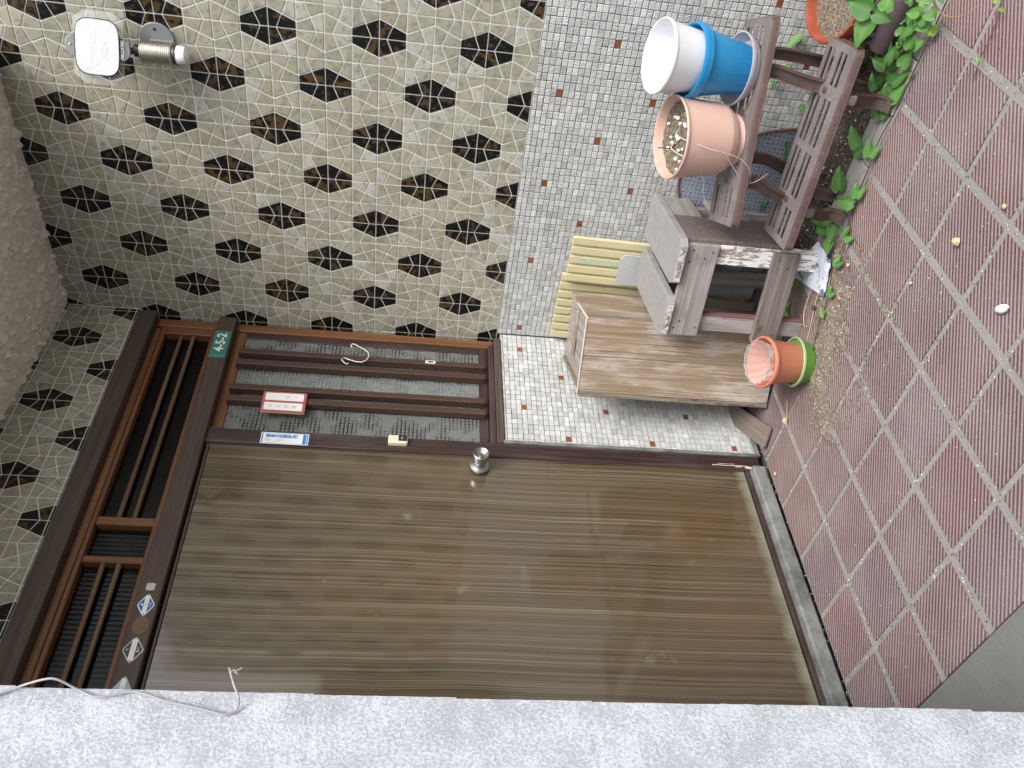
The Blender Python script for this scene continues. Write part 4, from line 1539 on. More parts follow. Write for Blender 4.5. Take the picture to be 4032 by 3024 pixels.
# ------------------------------------------------------------------ felt mat
mt = thing('felt_mat', (-.09, -.72, 0), 'blue-grey dotted felt mat with brown edging leaning behind the plant stand', 'mat')
outl = [(-1.01, 0), (-1.006, .07), (-.987, .14), (-.957, .21), (-.912, .29), (-.862, .35), (-.80, .388), (-.73, .378), (-.67, .347), (-.55, .285), (-.45, .225), (-.425, .1), (-.42, 0)]
op = smooth_path([(p[0], p[1], 0) for p in outl], 4)
ux = V((.09, 0, 1)).normalized()
b = MB()
vs, fs = [], []
NR = 14
cen = V((-.72, .02, 0))
for k in range(NR + 1):
    for p in op:
        q = cen.lerp(p, k / NR)
        wv = .008 * mn.noise(V((q.x * 9, q.y * 9, 0))) * (k / NR)
        vs.append(V((-.105 + wv, 0, .012)) + Y * q.x + ux * q.y)
n = len(op)
for k in range(NR):
    for i in range(n - 1):
        fs.append([k * n + i, k * n + i + 1, (k + 1) * n + i + 1, (k + 1) * n + i])
b.add(vs, fs)
b.build('felt', 'mat', mt, True)
b = MB()
b.tube([V(v) + V((-.001, 0, 0)) for v in vs[NR * n:]], .0045, 8)
b.build('edging', 'binding', mt, True)

# ------------------------------------------------------------------ leaning board, paper
b = MB()
b.prism([(0, 0), (.30, -.012), (.296, .058), (.29, .068), (.02, .07)], (-.335, -.03, .05), V((-.268, -.125, -.036)).normalized(), V((-.30, .62, .07)).normalized(), .006)
tag(b.build('leaning_board', 'old_board'), 'thin brown board on the floor sticking out beside the wooden box', 'board')
b = MB()
vs, fs = [], []
c4 = [V((-.30, -.60, .02)), V((-.42, -.80, .03)), V((-.505, -.785, .012)), V((-.545, -.685, .006))]
for i in range(13):
    for j in range(9):
        u, v = i / 12, j / 8
        p = c4[0].lerp(c4[1], v).lerp(c4[3].lerp(c4[2], v), u)
        p.z += .006 * mn.noise(V((u * 6, v * 5, 1))) + .006
        vs.append(p)
for i in range(12):
    for j in range(8):
        q = i * 9 + j
        fs.append([q, q + 1, q + 10, q + 9])
b.add(vs, fs)
b.add([p - Z * .0012 for p in vs], [f[::-1] for f in fs])
tag(b.build('paper_sheet', 'paper', smooth=True), 'crumpled white sheet with blue print on the ground under the stool leg', 'paper')

# ------------------------------------------------------------------ two-tier plant stand
stand = thing('plant_stand', (-.3, -1.08, 0), 'two-tier brown plastic plant stand with slotted shelves by the mosaic wall', 'plant stand')
def shelf(name, br, bl, depthdir, label):
    """br, bl: back right / back left top corners"""
    br, bl = V(br), V(bl)
    L = (bl - br).length
    a = (bl - br).normalized()
    d = V(depthdir)
    d = (d - a * d.dot(a)).normalized()
    n = a.cross(d)
    if n.z < 0: n = -n
    Dp = .16
    ys = [0, .022, .112, .150, .284, .306, .440, .478, .568, .59]
    ys = [y * L / .59 for y in ys]
    xs = [0, .017, .033, .043, .059, .083, .099, .109, .125, .143, Dp]
    slot_x = {1, 3, 5, 7}
    slot_y = {1, 3, 5, 7}
    hole = lambda i, j: (i in (1, 3, 5, 7)) and (j in slot_y)
    th = .004
    b = MB()
    vid = {}
    def vid_(i, j, k):
        key = (i, j, k)
        if key not in vid:
            vid[key] = len(b.v)
            p = br + a * ys[j] + d * xs[i] - n * (th * k)
            b.v.append(p); b.g.append(p)
        return vid[key]
    def face(f):
        b.f.append(f); b.r.append(b.cur); b.x.append(0)
    nxs, nys = len(xs) - 1, len(ys) - 1
    for i in range(nxs):
        for j in range(nys):
            if hole(i, j): continue
            for k in (0, 1):
                f = [vid_(i, j, k), vid_(i + 1, j, k), vid_(i + 1, j + 1, k), vid_(i, j + 1, k)]
                face(f if k == 0 else f[::-1])
    for i in range(nxs):
        for j in range(nys):
            if not hole(i, j): continue
            for p, q in (((i, j), (i + 1, j)), ((i + 1, j), (i + 1, j + 1)), ((i + 1, j + 1), (i, j + 1)), ((i, j + 1), (i, j))):
                face([vid_(*p, 0), vid_(*q, 0), vid_(*q, 1), vid_(*p, 1)])
    top = b.build(name, 'stand', stand)
    # skirt with rounded corners
    r = .016
    def loop(off, dz):
        out = []
        for cx, cy, a0 in ((Dp - r, r, 270), (Dp - r, L - r, 0), (r, L - r, 90), (r, r, 180)):
            for k in range(5):
                t = math.radians(a0 + 22.5 * k)
                out.append(br + d * (cx + (r + off) * math.cos(t)) + a * (cy + (r + off) * math.sin(t)) - n * dz)
        return out
    rings = [loop(-.0005, -.0003), loop(.002, .003), loop(.003, .019), loop(.005, .020), loop(.005, .0225), loop(.002, .0225), loop(.0, .006)]
    b = MB()
    k = len(rings[0])
    vs, fs = [], []
    for rg in rings: vs += rg
    for q in range(len(rings) - 1):
        for i in range(k):
            j = (i + 1) % k
            fs.append([q * k + i, q * k + j, (q + 1) * k + j, (q + 1) * k + i])
    b.add(vs, fs)
    b.build('rim', 'stand_side', top, True)
    for yy in (.131, .459):
        b = MB()
        b.box(br + a * (yy * L / .59) + d * .071 + n * .0003, (.008, .012, .0012), (a, d, n), .0004)
        b.build('clip_mark', 'stand_side', top)
        b = MB()
        b.box(br + a * (yy * L / .59 + .004) + d * .072 + n * .0008, (.0045, .0022, .0012), (a, d, n), .0003)
        b.build('clip_hole', 'black_plastic', top)
    return br, a, d, n
shelf('shelf', (-.165, -1.331, .376), (-.39, -.826, .385), (-.912, -.40, -.09), '')
shelf('shelf', (-.298, -1.358, .184), (-.392, -.812, .206), (-.985, -.167, -.05), '')
def strap(pts, w, nm='leg'):
    b = MB()
    b.tube(smooth_path(pts, 5), 0, 4, rect=(w, .006), side=Y)
    for s in (-1, 1):
        b.tube(smooth_path([V(p) + V((-.004, s * (w / 2 - .003), 0)) for p in pts], 5), 0, 4, rect=(.004, .014), side=Y)
    return b.build(nm, 'stand_side', stand)
for y, yu, yf, xo, xu in ((-1.246, -1.262, -1.246, 0.0, 0.0), (-.925, -.985, -.908, -.03, -.115)):
    strap([(-.318 + xu, yu, .346), (-.335 + xu * .9, yu, .30), (-.348 + xu * .7, (y + yu) / 2, .25), (-.36 + xu * .5, y, .175)], .036)
    strap([(-.452 + xo, y - .012, .158), (-.445 + xo, y - .008, .130), (-.425 + xo * .8, yf, .085), (-.418 + xo * .6, yf, .045), (-.442 + xo * .6, yf, .014)], .038)
    strap([(-.335 + xo, y, .155), (-.31 + xo, y, .11), (-.30 + xo, y + .01, .05), (-.305 + xo, y + .012, .002)], .034)
    strap([(-.20 + xu, yu, .35), (-.19 + xu * .8, yu, .24), (-.175 + xu * .6, y, .1), (-.185 + xu * .5, y, .002)], .034)
    b = MB()
    for k in range(3):
        zz = .05 + .035 * k
        b.bar((-.305 + xo, y, zz), (-.18 + xu * .55, y, zz), .012, .005, Z)
    b.bar((-.305 + xo, y, .03), (-.19 + xu * .55, y, .115), .01, .004, Z)
    b.build('brace', 'stand_side', stand)
    b = MB()
    b.box((-.468 + xo, y - .014, .145), (.006, .013, .014), bev=.002)
    b.build('clip', 'stand', stand)

# ------------------------------------------------------------------ pots on the stand
def pot(name, loc, label, cat, mat, prof, tilt=(0, 0), mod=None, n=64, sharp=38):
    t = thing(name, loc, label, cat)
    R = Matrix.Rotation(tilt[0], 3, 'X') @ Matrix.Rotation(tilt[1], 3, 'Y')
    fr = (R @ X, R @ Y, R @ Z)
    b = MB()
    b.lathe(prof, loc, fr, n, mod)
    b.build('body', mat, t, True, sharp=sharp)
    return t, fr
BB = V((-.277, -1.236, .3735))
t, fr = pot('pot_saucer', BB, 'lilac-grey round saucer under the blue pot', 'saucer', 'saucer',
     [(.070, 0), (.080, .002), (.088, .018), (.0885, .020), (.094, .021), (.098, .031), (.0975, .033), (.094, .033), (.088, .022), (.076, .006), (.02, .005)], (.06, -.10))
facet = lambda a, j: (math.cos(math.pi / 16) / math.cos(((a + math.pi / 16) % (math.pi / 8)) - math.pi / 16)) if j < 4 else 1.0
t, fr = pot('blue_pot', BB + fr[2] * .0062, 'bright blue faceted plastic pot holding a white pot', 'flower pot', 'blue',
     [(.062, 0), (.065, .004), (.086, .145), (.087, .147), (.096, .148), (.0995, .151), (.1005, .168), (.099, .175), (.0955, .176), (.0925, .173), (.090, .15), (.064, .01), (.02, .008)], (.10, -.15), facet, 96, 12)
t, fr = pot('white_pot', BB + fr[2] * .128, 'plain white plastic pot set inside the blue pot', 'flower pot', 'white_pot',
     [(.068, 0), (.074, .004), (.0935, .128), (.0955, .133), (.0975, .135), (.098, .141), (.096, .144), (.093, .142), (.0915, .133), (.072, .012), (.02, .009)], (.10, -.16))
prof = [(.058, 0), (.070, .001), (.073, .006), (.068, .016), (.071, .021), (.086, .032), (.096, .050)]
for k in range(46):
    f = k / 45
    prof.append((.097 + .0125 * f ** .8 + (.00022 if k % 2 else -.00022), .052 + .132 * f))
prof += [(.111, .188), (.1135, .191), (.114, .195), (.1115, .198), (.108, .196), (.1045, .185), (.095, .150)]
PB = V((-.357, -1.066, .374))
t, fr = pot('pink_pot', PB, 'pale pink ribbed plastic pot with dry soil on the plant stand', 'flower pot', 'pink', prof + [(.02, .150)], (.02, -.155), sharp=20)
b = MB()
vs, fs = [], []
for k in range(13):
    for i in range(40):
        a = 2 * math.pi * i / 40
        r = .101 * k / 12
        p = PB + fr[0] * (r * math.cos(a)) + fr[1] * (r * math.sin(a)) + fr[2] * (.172 + .008 * mn.noise(V((r * math.cos(a) * 40, r * math.sin(a) * 40, 0))))
        vs.append(p)
for k in range(12):
    for i in range(40):
        j = (i + 1) % 40
        fs.append([k * 40 + i, k * 40 + j, (k + 1) * 40 + j, (k + 1) * 40 + i])
b.add(vs, fs)
so = b.build('soil', 'potsoil', t, True)
def blob(b, c, r, seed=0, sq=1.0, rnd=None):
    vs, fs = [], []
    n, mm = 7, 5
    for j in range(mm + 1):
        th = math.pi * j / mm
        for i in range(n):
            a = 2 * math.pi * i / n
            d = V((math.sin(th) * math.cos(a), math.sin(th) * math.sin(a), math.cos(th) * sq))
            q = 1 + .35 * mn.noise(d * 1.5 + V((seed * 3.7, seed, 0)))
            vs.append(V(c) + d * (r * q))
    for j in range(mm):
        for i in range(n):
            k = (i + 1) % n
            fs.append([j * n + i, (j + 1) * n + i, (j + 1) * n + k, j * n + k])
    b.add(vs, fs, None, rnd)
for k in range(17):
    a, r = random.uniform(0, 6.28), .09 * math.sqrt(random.random())
    b = MB()
    blob(b, PB + fr[0] * (r * math.cos(a)) + fr[1] * (r * math.sin(a)) + fr[2] * .1775, random.uniform(.004, .006), k)
    b.build('perlite', 'perlite', so, True)
dp = thing('dead_plant', PB + Z * .17, 'dry dead stems hanging out of the pink pot', 'plant')
for pts, r0, mat in (([(-.372, -1.05, .545), (-.40, -1.045, .56), (-.42, -1.052, .605)], .0026, 'stem'),
                 ([(-.385, -1.06, .542), (-.44, -1.062, .572), (-.478, -1.048, .515), (-.468, -1.017, .483), (-.455, -.985, .461), (-.45, -.938, .446), (-.45, -.908, .43)], .0014, 'straw_pale'),
                 ([(-.38, -1.10, .545), (-.455, -1.107, .568), (-.49, -1.098, .49), (-.485, -1.087, .438), (-.475, -1.07, .386), (-.475, -1.038, .348), (-.47, -1.001, .335), (-.47, -.971, .342)], .0014, 'straw_pale'),
                 ([(-.485, -1.087, .438), (-.475, -1.05, .404), (-.475, -1.018, .372), (-.472, -1.0, .337), (-.47, -1.007, .315), (-.47, -1.031, .293)], .0011, 'straw_pale'),
                 ([(-.375, -1.06, .542), (-.365, -1.017, .55), (-.36, -.978, .572), (-.36, -.944, .594), (-.36, -.911, .611), (-.36, -.85, .618), (-.36, -.796, .631)], .001, 'straw'),
                 ([(-.36, -.911, .611), (-.36, -.87, .60), (-.37, -.83, .57), (-.37, -.81, .545)], .0008, 'straw')):
    b = MB()
    b.tube(smooth_path(pts, 5), (lambda f, r0=r0: r0 * (1 - .55 * f)), 6)
    b.build('stem', mat, dp, True)

# ------------------------------------------------------------------ other pots
t, fr = pot('red_pot', (-.20, -1.425, .02), 'large red-brown plastic pot with dry soil at the end of the plant stand', 'flower pot', 'red_pot',
     [(.075, 0), (.082, .004), (.098, .125), (.104, .128), (.112, .130), (.1165, .166), (.115, .170), (.110, .171), (.107, .166), (.101, .13), (.02, .128)], (0.08, -.22))
b = MB()
b.lathe([(.001, .146), (.04, .149), (.08, .145), (.1045, .142)], (-.20, -1.425, .02), fr, 48, None, False)
b.build('soil', 'potsoil', t, True)
# mauve-brown watering can lying on its side
wc = thing('watering_can', (-.33, -1.42, 0), 'mauve-brown plastic can lying on its side with its round mouth open', 'can')
ca = V((-.05, -.20, .02)).normalized()
cs = ca.cross(Z).normalized()
cn = cs.cross(ca)
co = V((-.300, -1.345, .036))
b = MB()
b.lathe([(.026, 0.0), (.0285, -.001), (.0285, .004), (.030, .04), (.034, .09), (.040, .14), (.044, .20), (.040, .215)][::-1] + [(.0245, .0), (.024, .02), (.020, .05)], co, (cs, cn, ca), 40, None, False)
b.build('body', 'can', wc, True)
b = MB()
b.lathe([(.0015, .05), (.0205, .05)], co, (cs, cn, ca), 24, None, False)
b.build('inner_base', 'can', wc)
b = MB()
hp = [co + ca * .035 + cn * .028, co + ca * .05 + cn * .052, co + ca * .09 + cn * .062, co + ca * .14 + cn * .060, co + ca * .16 + cn * .040]
b.tube(smooth_path(hp, 5), 0, 4, rect=(.016, .008), side=cs)
b.build('handle', 'can', wc)

TB = V((-.602, -.468, 0))
t = thing('green_saucer', TB, 'green plastic bowl saucer with a pale bleached rim on the floor', 'saucer')
b = MB()
b.lathe([(.058, .002), (.064, .004), (.076, .040), (.0765, .042)], TB, D3, 56, None, True)
b.build('bowl', 'green', t, True)
b = MB()
b.lathe([(.0768, .0395), (.0795, .041), (.080, .047), (.078, .0495), (.0745, .048), (.0735, .043)], TB, D3, 56, None, False)
b.build('rim', 'green_rim', t, True)
t, fr = pot('terracotta_pot', TB + V((.004, .006, .012)), 'terracotta-orange plastic pot standing in the green saucer', 'flower pot', 'terra',
     [(.055, 0), (.058, .003), (.0725, .133), (.0735, .1345), (.079, .135), (.081, .138), (.0815, .146), (.0795, .149), (.0755, .1495), (.0735, .145), (.0655, .11), (.052, .03), (.02, .03)], (.08, -.15))
flute = lambda a, j: 1 + .035 * math.cos(a * 14)
b = MB()
b.lathe([(.030, .098), (.036, .10), (.058, .133), (.0635, .154), (.068, .167), (.0695, .168)], TB + V((.004, .006, .012)), fr, 112, flute, False)
tag(b.build('plastic_tub', 'clear', smooth=True), 'crinkled clear plastic tub sitting inside the terracotta pot', 'tub')

# ------------------------------------------------------------------ vines
LEAF = [[-0.441,-1.468,0.17,-0.45,-1.38,0.18,0.056],[-0.449,-1.475,0.18,-0.385,-1.477,0.221,0.051],[-0.477,-1.479,0.18,-0.524,-1.48,0.15,0.033],[-0.537,-1.507,0.19,-0.531,-1.544,0.187,0.04],[-0.455,-1.487,0.06,-0.427,-1.475,0.079,0.025],[-0.469,-1.471,0.04,-0.441,-1.471,0.057,0.022],[-0.416,-1.468,0.05,-0.413,-1.444,0.056,0.019],[-0.469,-1.466,0.03,-0.44,-1.443,0.052,0.025],[-0.48,-1.503,0.05,-0.504,-1.487,0.038,0.038],[-0.483,-1.449,0.02,-0.483,-1.483,0.014,0.019],[-0.482,-1.45,0.02,-0.46,-1.478,0.028,0.015],[-0.439,-1.448,0.05,-0.424,-1.406,0.067,0.022],[-0.445,-1.399,0.04,-0.424,-1.441,0.044,0.026],[-0.443,-1.4,0.03,-0.46,-1.434,0.013,0.025],[-0.431,-1.347,0.03,-0.435,-1.391,0.019,0.034],[-0.377,-1.333,0.04,-0.369,-1.381,0.034,0.026],[-0.376,-1.321,0.04,-0.33,-1.327,0.066,0.031],[-0.354,-1.252,0.03,-0.319,-1.288,0.043,0.028],[-0.357,-1.315,0.02,-0.378,-1.33,0.006,0.028],[-0.427,-1.297,0.03,-0.447,-1.347,0.008,0.027],[-0.338,-1.253,0.03,-0.355,-1.299,0.009,0.032],[-0.419,-1.254,0.03,-0.397,-1.299,0.032,0.024],[-0.443,-1.258,0.02,-0.447,-1.318,0.006,0.029],[-0.382,-1.237,0.03,-0.379,-1.259,0.027,0.017],[-0.455,-1.332,0.01,-0.459,-1.354,0.006,0.011],[-0.462,-1.314,0.01,-0.463,-1.326,0.007,0.009],[-0.539,-1.551,0.1,-0.549,-1.533,0.097,0.056],[-0.406,-1.491,0.07,-0.409,-1.509,0.065,0.026],[-0.524,-1.536,0.06,-0.526,-1.551,0.056,0.019],[-0.444,-1.506,0.05,-0.444,-1.491,0.053,0.024],[-0.415,-1.198,0.02,-0.378,-1.226,0.035,0.028],[-0.425,-1.207,0.02,-0.446,-1.242,0.006,0.022],[-0.377,-1.092,0.02,-0.321,-1.138,0.04,0.037],[-0.447,-1.103,0.02,-0.42,-1.147,0.023,0.027],[-0.466,-1.109,0.02,-0.467,-1.152,0.008,0.021],[-0.389,-1.072,0.02,-0.394,-1.106,0.008,0.028],[-0.383,-0.958,0.02,-0.336,-1.017,0.029,0.045],[-0.482,-0.993,0.02,-0.455,-1.03,0.024,0.024],[-0.492,-0.995,0.02,-0.489,-1.038,0.009,0.02],[-0.484,-0.972,0.02,-0.435,-0.953,0.053,0.039],[-0.669,-1.588,0.02,-0.663,-1.6,0.022,0.012],[-0.692,-1.584,0.02,-0.705,-1.582,0.014,0.009],[-0.713,-1.478,0.02,-0.703,-1.483,0.025,0.011],[-0.414,-0.868,0.02,-0.359,-0.834,0.063,0.031],[-0.406,-0.843,0.02,-0.388,-0.81,0.041,0.038],[-0.435,-0.872,0.02,-0.465,-0.818,0.021,0.035],[-0.45,-0.828,0.02,-0.475,-0.785,0.02,0.031],[-0.506,-0.879,0.02,-0.502,-0.915,0.01,0.02],[-0.528,-0.877,0.02,-0.546,-0.902,0.006,0.02],[-0.54,-0.795,0.02,-0.526,-0.833,0.014,0.02],[-0.546,-0.8,0.02,-0.554,-0.824,0.007,0.018],[-0.574,-0.714,0.02,-0.56,-0.746,0.015,0.019],[-0.579,-0.715,0.02,-0.589,-0.735,0.008,0.016],[-0.599,-0.65,0.02,-0.575,-0.668,0.026,0.012],[-0.596,-0.647,0.02,-0.587,-0.668,0.017,0.012],[-0.387,-0.628,0.02,-0.387,-0.6,0.031,0.02],[-0.362,-0.495,0.02,-0.369,-0.532,0.006,0.028],[-0.374,-0.499,0.02,-0.402,-0.493,0.007,0.023],[-0.02,-1.26,0.143,-0.032,-1.214,0.187,0.025],[-0.02,-1.172,0.145,-0.032,-1.163,0.162,0.017],[-0.02,-1.137,0.181,-0.032,-1.102,0.182,0.021],[-0.02,-1.113,0.061,-0.032,-1.091,0.057,0.015],[-0.02,-1.052,0.056,-0.032,-1.024,0.055,0.018],[-0.09,-0.856,0.085,-0.102,-0.96,0.102,0.043],[-0.09,-0.766,0.082,-0.102,-0.795,0.102,0.019],[-0.09,-0.705,0.107,-0.102,-0.742,0.108,0.021],[-0.09,-0.72,0.095,-0.102,-0.75,0.086,0.019]]
def leaf(b, B, T, w, seed):
    B, T = V(B), V(T)
    d = T - B
    L = d.length
    if L < .004: return
    d.normalize()
    toc = (CAM - B).normalized()
    n = (toc * .5 + Z * .6)
    n = (n - d * n.dot(d)).normalized()
    s = d.cross(n)
    prof = [(-.10, .0, .24), (.02, .0, .42), (.14, .0, .5), (.30, .0, .485), (.48, .0, .40), (.66, .0, .27), (.82, .0, .14), (.93, .0, .05), (1.0, 0, .004)]
    vs, fs = [], []
    for t_, _, hw in prof:
        tt = max(t_, 0)
        hgt = -.10 * L * (tt - .35) ** 2 * 2
        jit = 1 + .08 * mn.noise(V((seed, t_ * 4, 0)))
        for q in (-1, -.52, 0, .52, 1):
            back = t_ if not (t_ < 0 and q == 0) else .03
            cup = .10 * w * abs(q) ** 1.3 + .02 * w * math.sin(t_ * 9 + seed)
            vs.append(B + d * (L * back) + s * (w * hw * q * jit) + n * (hgt + cup))
    k = 5
    for i in range(len(prof) - 1):
        for j in range(4):
            fs.append([i * k + j, i * k + j + 1, (i + 1) * k + j + 1, (i + 1) * k + j])
    b.add(vs, fs)
def put_leaf(B, T, w, parent, young):
    b = MB()
    leaf(b, B, T, w * 1.12, random.uniform(0, 50))
    if not b.v: return
    me_o = b.build('leaf', 'leaf_young' if young else 'leaf', parent, True)
    a = me_o.data.attributes.new('vein', 'FLOAT', 'POINT')
    a.data.foreach_set('value', [1.0 if i % 5 == 2 else 0.0 for i in range(len(me_o.data.vertices))])
vine = thing('creeping_vine', (-.45, -1.1, 0), 'green heart-leaved vine creeping along the kerb over the floor edge', 'vine')
wvine = thing('wall_vine', (-.02, -1.2, 0), 'thin vine with a few leaves against the mosaic wall and felt mat', 'vine')
for i, r in enumerate(LEAF):
    put_leaf(r[:3], r[3:6], r[6], vine if i < 58 else wvine, i in (9, 10, 23, 24, 25, 40, 41, 42, 53, 54))
extra = [(random.uniform(-.43, -.30), random.uniform(-1.5, -1.28)) for _ in range(26)]
for x, y in extra:
    a = random.uniform(0, 6.28)
    L = random.uniform(.025, .042)
    z = random.uniform(.012, .04)
    put_leaf((x, y, z), (x + L * math.cos(a), y + L * math.sin(a), z + random.uniform(-.008, .012)), L * .75, vine, False)
for pts, r0, mat in (([(-0.468, -1.60, 0.012), (-0.467, -1.462, 0.012), (-0.467, -1.358, 0.012), (-0.467, -1.255, 0.012), (-0.455, -1.148, 0.012), (-0.466, -1.064, 0.012), (-0.483, -0.945, 0.012), (-0.513, -0.861, 0.009), (-0.533, -0.787, 0.02), (-0.568, -0.705, 0.014), (-0.583, -0.627, 0.014), (-0.613, -0.547, 0.012), (-0.629, -0.51, 0.01)], .0022, 'stem'),
                 ([(-0.411, -1.431, 0.03), (-0.408, -1.386, 0.03), (-0.375, -1.342, 0.03), (-0.356, -1.295, 0.03), (-0.339, -1.265, 0.02)], .0018, 'stem_tan'),
                 ([(-0.66, -1.605, 0.012), (-0.667, -1.594, 0.01), (-0.677, -1.572, 0.008), (-0.689, -1.523, 0.007), (-0.696, -1.485, 0.01), (-0.698, -1.461, 0.008), (-0.703, -1.434, 0.006)], .0016, 'stem'),
                 ([(-.44, -1.47, .165), (-.40, -1.44, .15), (-.365, -1.40, .20), (-.34, -1.37, .20)], .0012, 'stem_tan'),
                 ([(-.53, -1.545, .09), (-.565, -1.52, .06), (-.60, -1.535, .035), (-.61, -1.56, .02)], .002, 'stem_tan')):
    b = MB()
    b.tube(smooth_path(pts, 4), (lambda f, r0=r0: r0 * (1 - .4 * f)), 6)
    b.build('stem', mat, vine, True)
b = MB()
b.tube(smooth_path([(-0.03, -1.40, 0.10), (-0.02, -1.347, 0.12), (-0.02, -1.265, 0.14), (-0.02, -1.171, 0.149), (-0.02, -1.057, 0.18), (-0.02, -1.02, 0.186)], 4), .0014, 6)
b.build('stem', 'stem_tan', wvine, True)
b = MB()
b.tube(smooth_path([(-.12, -.69, .01), (-.10, -.71, .06), (-.095, -.735, .09), (-.095, -.77, .085), (-.095, -.85, .08)], 4), .0013, 6)
b.build('stem', 'stem', wvine, True)

# ------------------------------------------------------------------ sand, grit, pebbles, straw
path_ = [(-.50, -.80, .03), (-.535, -.72, .05), (-.575, -.65, .075), (-.635, -.60, .075), (-.68, -.55, .055), (-.72, -.49, .05), (-.775, -.44, .045), (-.85, -.42, .028), (-.66, -.47, .04), (-.60, -.74, .03), (-.69, -.655, .04)]
def sandh(x, y):
    h = 0
    for (cx, cy, r) in path_:
        q = ((x - cx) ** 2 + (y - cy) ** 2) / (r * r)
        h = max(h, math.exp(-q * 1.1))
    p = V((x, y, 0))
    return .009 * h + .006 * mn.noise(p * 28) * (.3 + h) + .003 * mn.noise(p * 95) - .0022
b = MB()
nx, ny = 150, 150
vs, fs = [], []
for i in range(nx + 1):
    for j in range(ny + 1):
        x, y = -.95 + .55 * i / nx, -.90 + .58 * j / ny
        vs.append((x, y, sandh(x, y)))
for i in range(nx):
    for j in range(ny):
        q = i * (ny + 1) + j
        f = [q, q + ny + 1, q + ny + 2, q + 1]
        if max(vs[k][2] for k in f) > -.001: fs.append(f)
b.add(vs, fs)
tag(b.build('sand', 'sand', smooth=True), 'patch of spilled tan sand on the ribbed floor tiles', 'sand', kind='stuff')
b = MB()
def grain(x, y, z, r):
    rr = random.random()
    p = V((x, y, z))
    o = [V((random.uniform(.7, 1.2) * r, 0, 0)), V((0, random.uniform(.7, 1.2) * r, 0)), V((0, 0, random.uniform(.6, 1.0) * r))]
    a = random.uniform(0, 3)
    Rm_ = Matrix.Rotation(a, 3, 'Z')
    o = [Rm_ @ q for q in o]
    b.add([p + o[0], p + o[1], p - o[0], p - o[1], p + o[2], p - o[2] * .4],
          [[0, 1, 4], [1, 2, 4], [2, 3, 4], [3, 0, 4], [1, 0, 5], [2, 1, 5], [3, 2, 5], [0, 3, 5]], None, rr)
for k in range(1900):
    cx, cy, r = random.choice(path_)
    x, y = random.gauss(cx, r * .85), random.gauss(cy, r * .85)
    if x > -.47: continue
    grain(x, y, max(.0004, sandh(x, y)), random.choice((.0008, .001, .0014, .0022)))
for k in range(1500):
    x, y = random.uniform(-1.64, -.47), random.uniform(-1.9, -.06)
    grain(x, y, .0008, random.choice((.0008, .001, .0013, .0018)))
for k in range(1700):       # crumbs caught in the joints
    if random.random() < .5:
        x, y = random.uniform(-1.64, -.47), FY0 - PITCH * random.randrange(0, 9) + random.gauss(0, .004)
    else:
        x, y = FX0 - PITCH * random.randrange(0, 5) + random.gauss(0, .004), random.uniform(-1.9, -.06)
    grain(x, y, -.002, random.choice((.001, .0014, .002, .0026)))
for k in range(500):
    f = random.random() ** 1.5
    grain(-1.66 - abs(random.gauss(0, .018)), -.50 - .16 * f + random.gauss(0, .03), -.015, random.choice((.001, .0015, .0022)))
tag(b.build('grit', 'grit'), 'scattered grit and crumbs over the ribbed floor tiles', 'grit', kind='stuff')
for (x, y, r, mat, sq, lab) in ((-1.175, -1.136, .0125, 'pebble_white', .6, 'long smooth white pebble on the floor tiles near the camera'),
                           (-.941, -1.148, .011, 'pebble_tan', .8, 'largest tan pebble on the middle of the floor tiles'),
                           (-1.014, -1.286, .006, 'pebble_tan', .8, 'small tan pebble nearest the vine side of the floor'),
                           (-.864, -.973, .005, 'pebble_tan', .8, 'small reddish crumb on a floor tile beyond the tan pebble'),
                           (-.575, -.825, .0055, 'pebble_tan', .8, 'small tan pebble beside the crumpled sheet'),
                           (-.511, -.617, .0085, 'pebble_dark', .8, 'dark grey pebble at the edge of the sand'),
                           (-.648, -.25, .011, 'pebble_tan', .7, 'tan pebble between the wooden box and the door'),
                           (-.733, -.082, .006, 'pebble_tan', .7, 'small tan pebble by the door threshold')):
    b = MB()
    blob(b, (0, 0, 0), r, x * 9, sq)
    if mat == 'pebble_white':
        for p in b.v:
            p.x, p.y = p.x * .75 + p.y * .9, p.y * 1.25 - p.x * .35
    zz = min(p.z for p in b.v)
    for p in b.v: p += V((x, y, .0005 - zz))
    tag(b.build('pebble', mat, smooth=True), lab, 'pebble', 'pebbles on the porch floor')
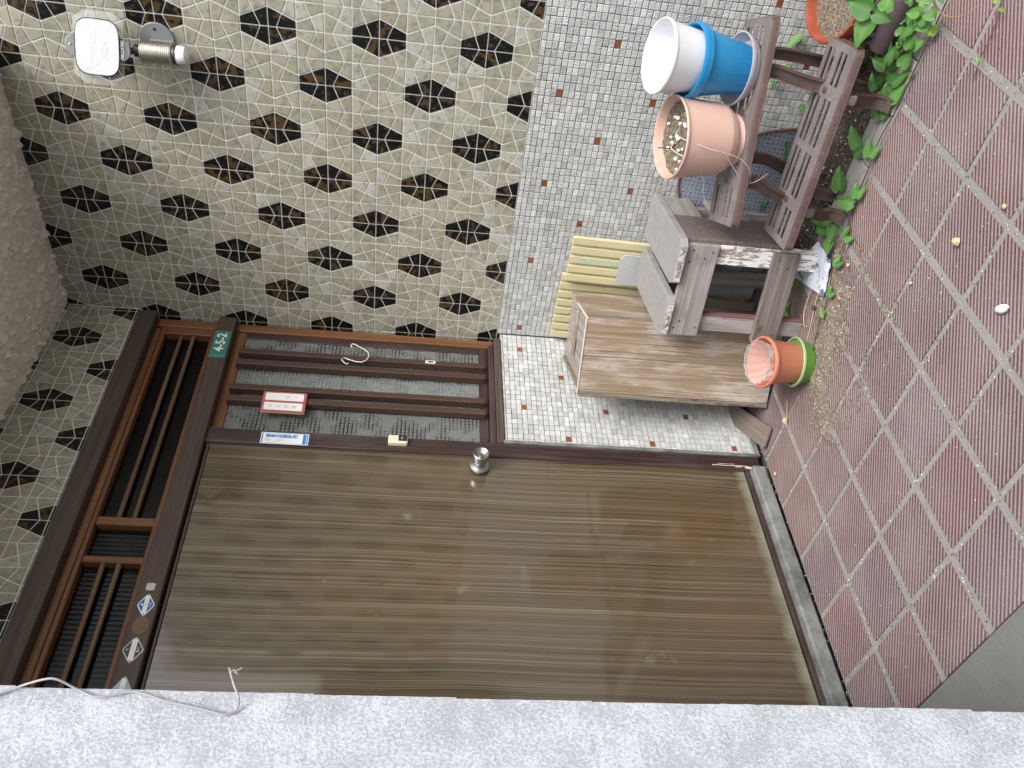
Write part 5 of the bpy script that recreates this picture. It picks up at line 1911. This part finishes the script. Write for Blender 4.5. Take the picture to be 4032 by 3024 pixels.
for pts, lab in (([(-.455, -.62, .006), (-.47, -.57, .007), (-.505, -.54, .006), (-.53, -.56, .007)], 'curved dry straw lying beside the stool leg'),
                 ([(-.48, -.70, .004), (-.50, -.64, .004), (-.53, -.57, .004), (-.56, -.50, .004)], 'long pale dry straw lying over the sand'),
                 ([(-.60, -.30, .004), (-.64, -.27, .005), (-.665, -.24, .004)], 'short dry straw by the corner of the wooden box')):
    b = MB()
    b.tube(smooth_path(pts, 4), .0013, 5)
    tag(b.build('dry_straw', 'straw', smooth=True), lab, 'straw', 'dry straws on the floor')

# ------------------------------------------------------------------ across the street (unseen, invented to shape what the door mirrors)
gw = thing('reflection_wall', (0, -8.6, 0), 'unseen grey block wall added across the street for the door to mirror', 'wall')
b = MB(); b.box((0, -8.6, .76), (9, .06, .79), bev=.01); b.build('wall_face', 'garden_block', gw)
b = MB(); b.box((0, -8.6, 1.58), (9.02, .09, .025), bev=.01); b.build('coping', 'concrete', gw)
h1 = thing('reflection_garage', (0, -11, 0), 'unseen low grey flat-roofed building added to bound the sky mirrored in the door', 'reflection_garage')
b = MB(); b.box((-.2, -11.0, 1.05), (4.4, 2.0, 1.09), bev=.02); b.build('wall', 'house_white', h1)
b = MB(); b.box((-.2, -11.0, 2.19), (4.5, 2.1, .05), bev=.02); b.build('roof', 'house_roof', h1)
h2 = thing('reflection_house', (8, -11.5, 0), 'unseen beige two-storey house added and turned to shape the door reflection', 'house')
HX, HY = V((.86, .5, 0)).normalized(), V((-.5, .86, 0)).normalized()
HC = V((4.85, -9.4, 0)) + HX * 4.4 - HY * 2.6
b = MB(); b.box(HC + Z * 2.9, (4.4, 2.6, 2.94), (HX, HY, Z), bev=.02); b.build('wall', 'house_beige', h2)
b = MB()
b.add([HC + HX * u + HY * v + Z * w for u, v, w in ((-4.5, 2.7, 5.86), (4.5, 2.7, 5.86), (4.5, -2.7, 5.86), (-4.5, -2.7, 5.86), (-2.5, 0, 7.4), (2.5, 0, 7.4))], [[0, 1, 5, 4], [2, 3, 4, 5], [0, 4, 3], [1, 2, 5], [0, 3, 2, 1]])
b.build('roof', 'house_roof', h2)
for x in (-2.2, 1.6):
    for z in (1.6, 4.2):
        b = MB(); b.box(HC + HX * x + HY * 2.6 + Z * z, (.75, .03, .55), (HX, HY, Z), bev=.01); b.build('window', 'window_dark', h2)
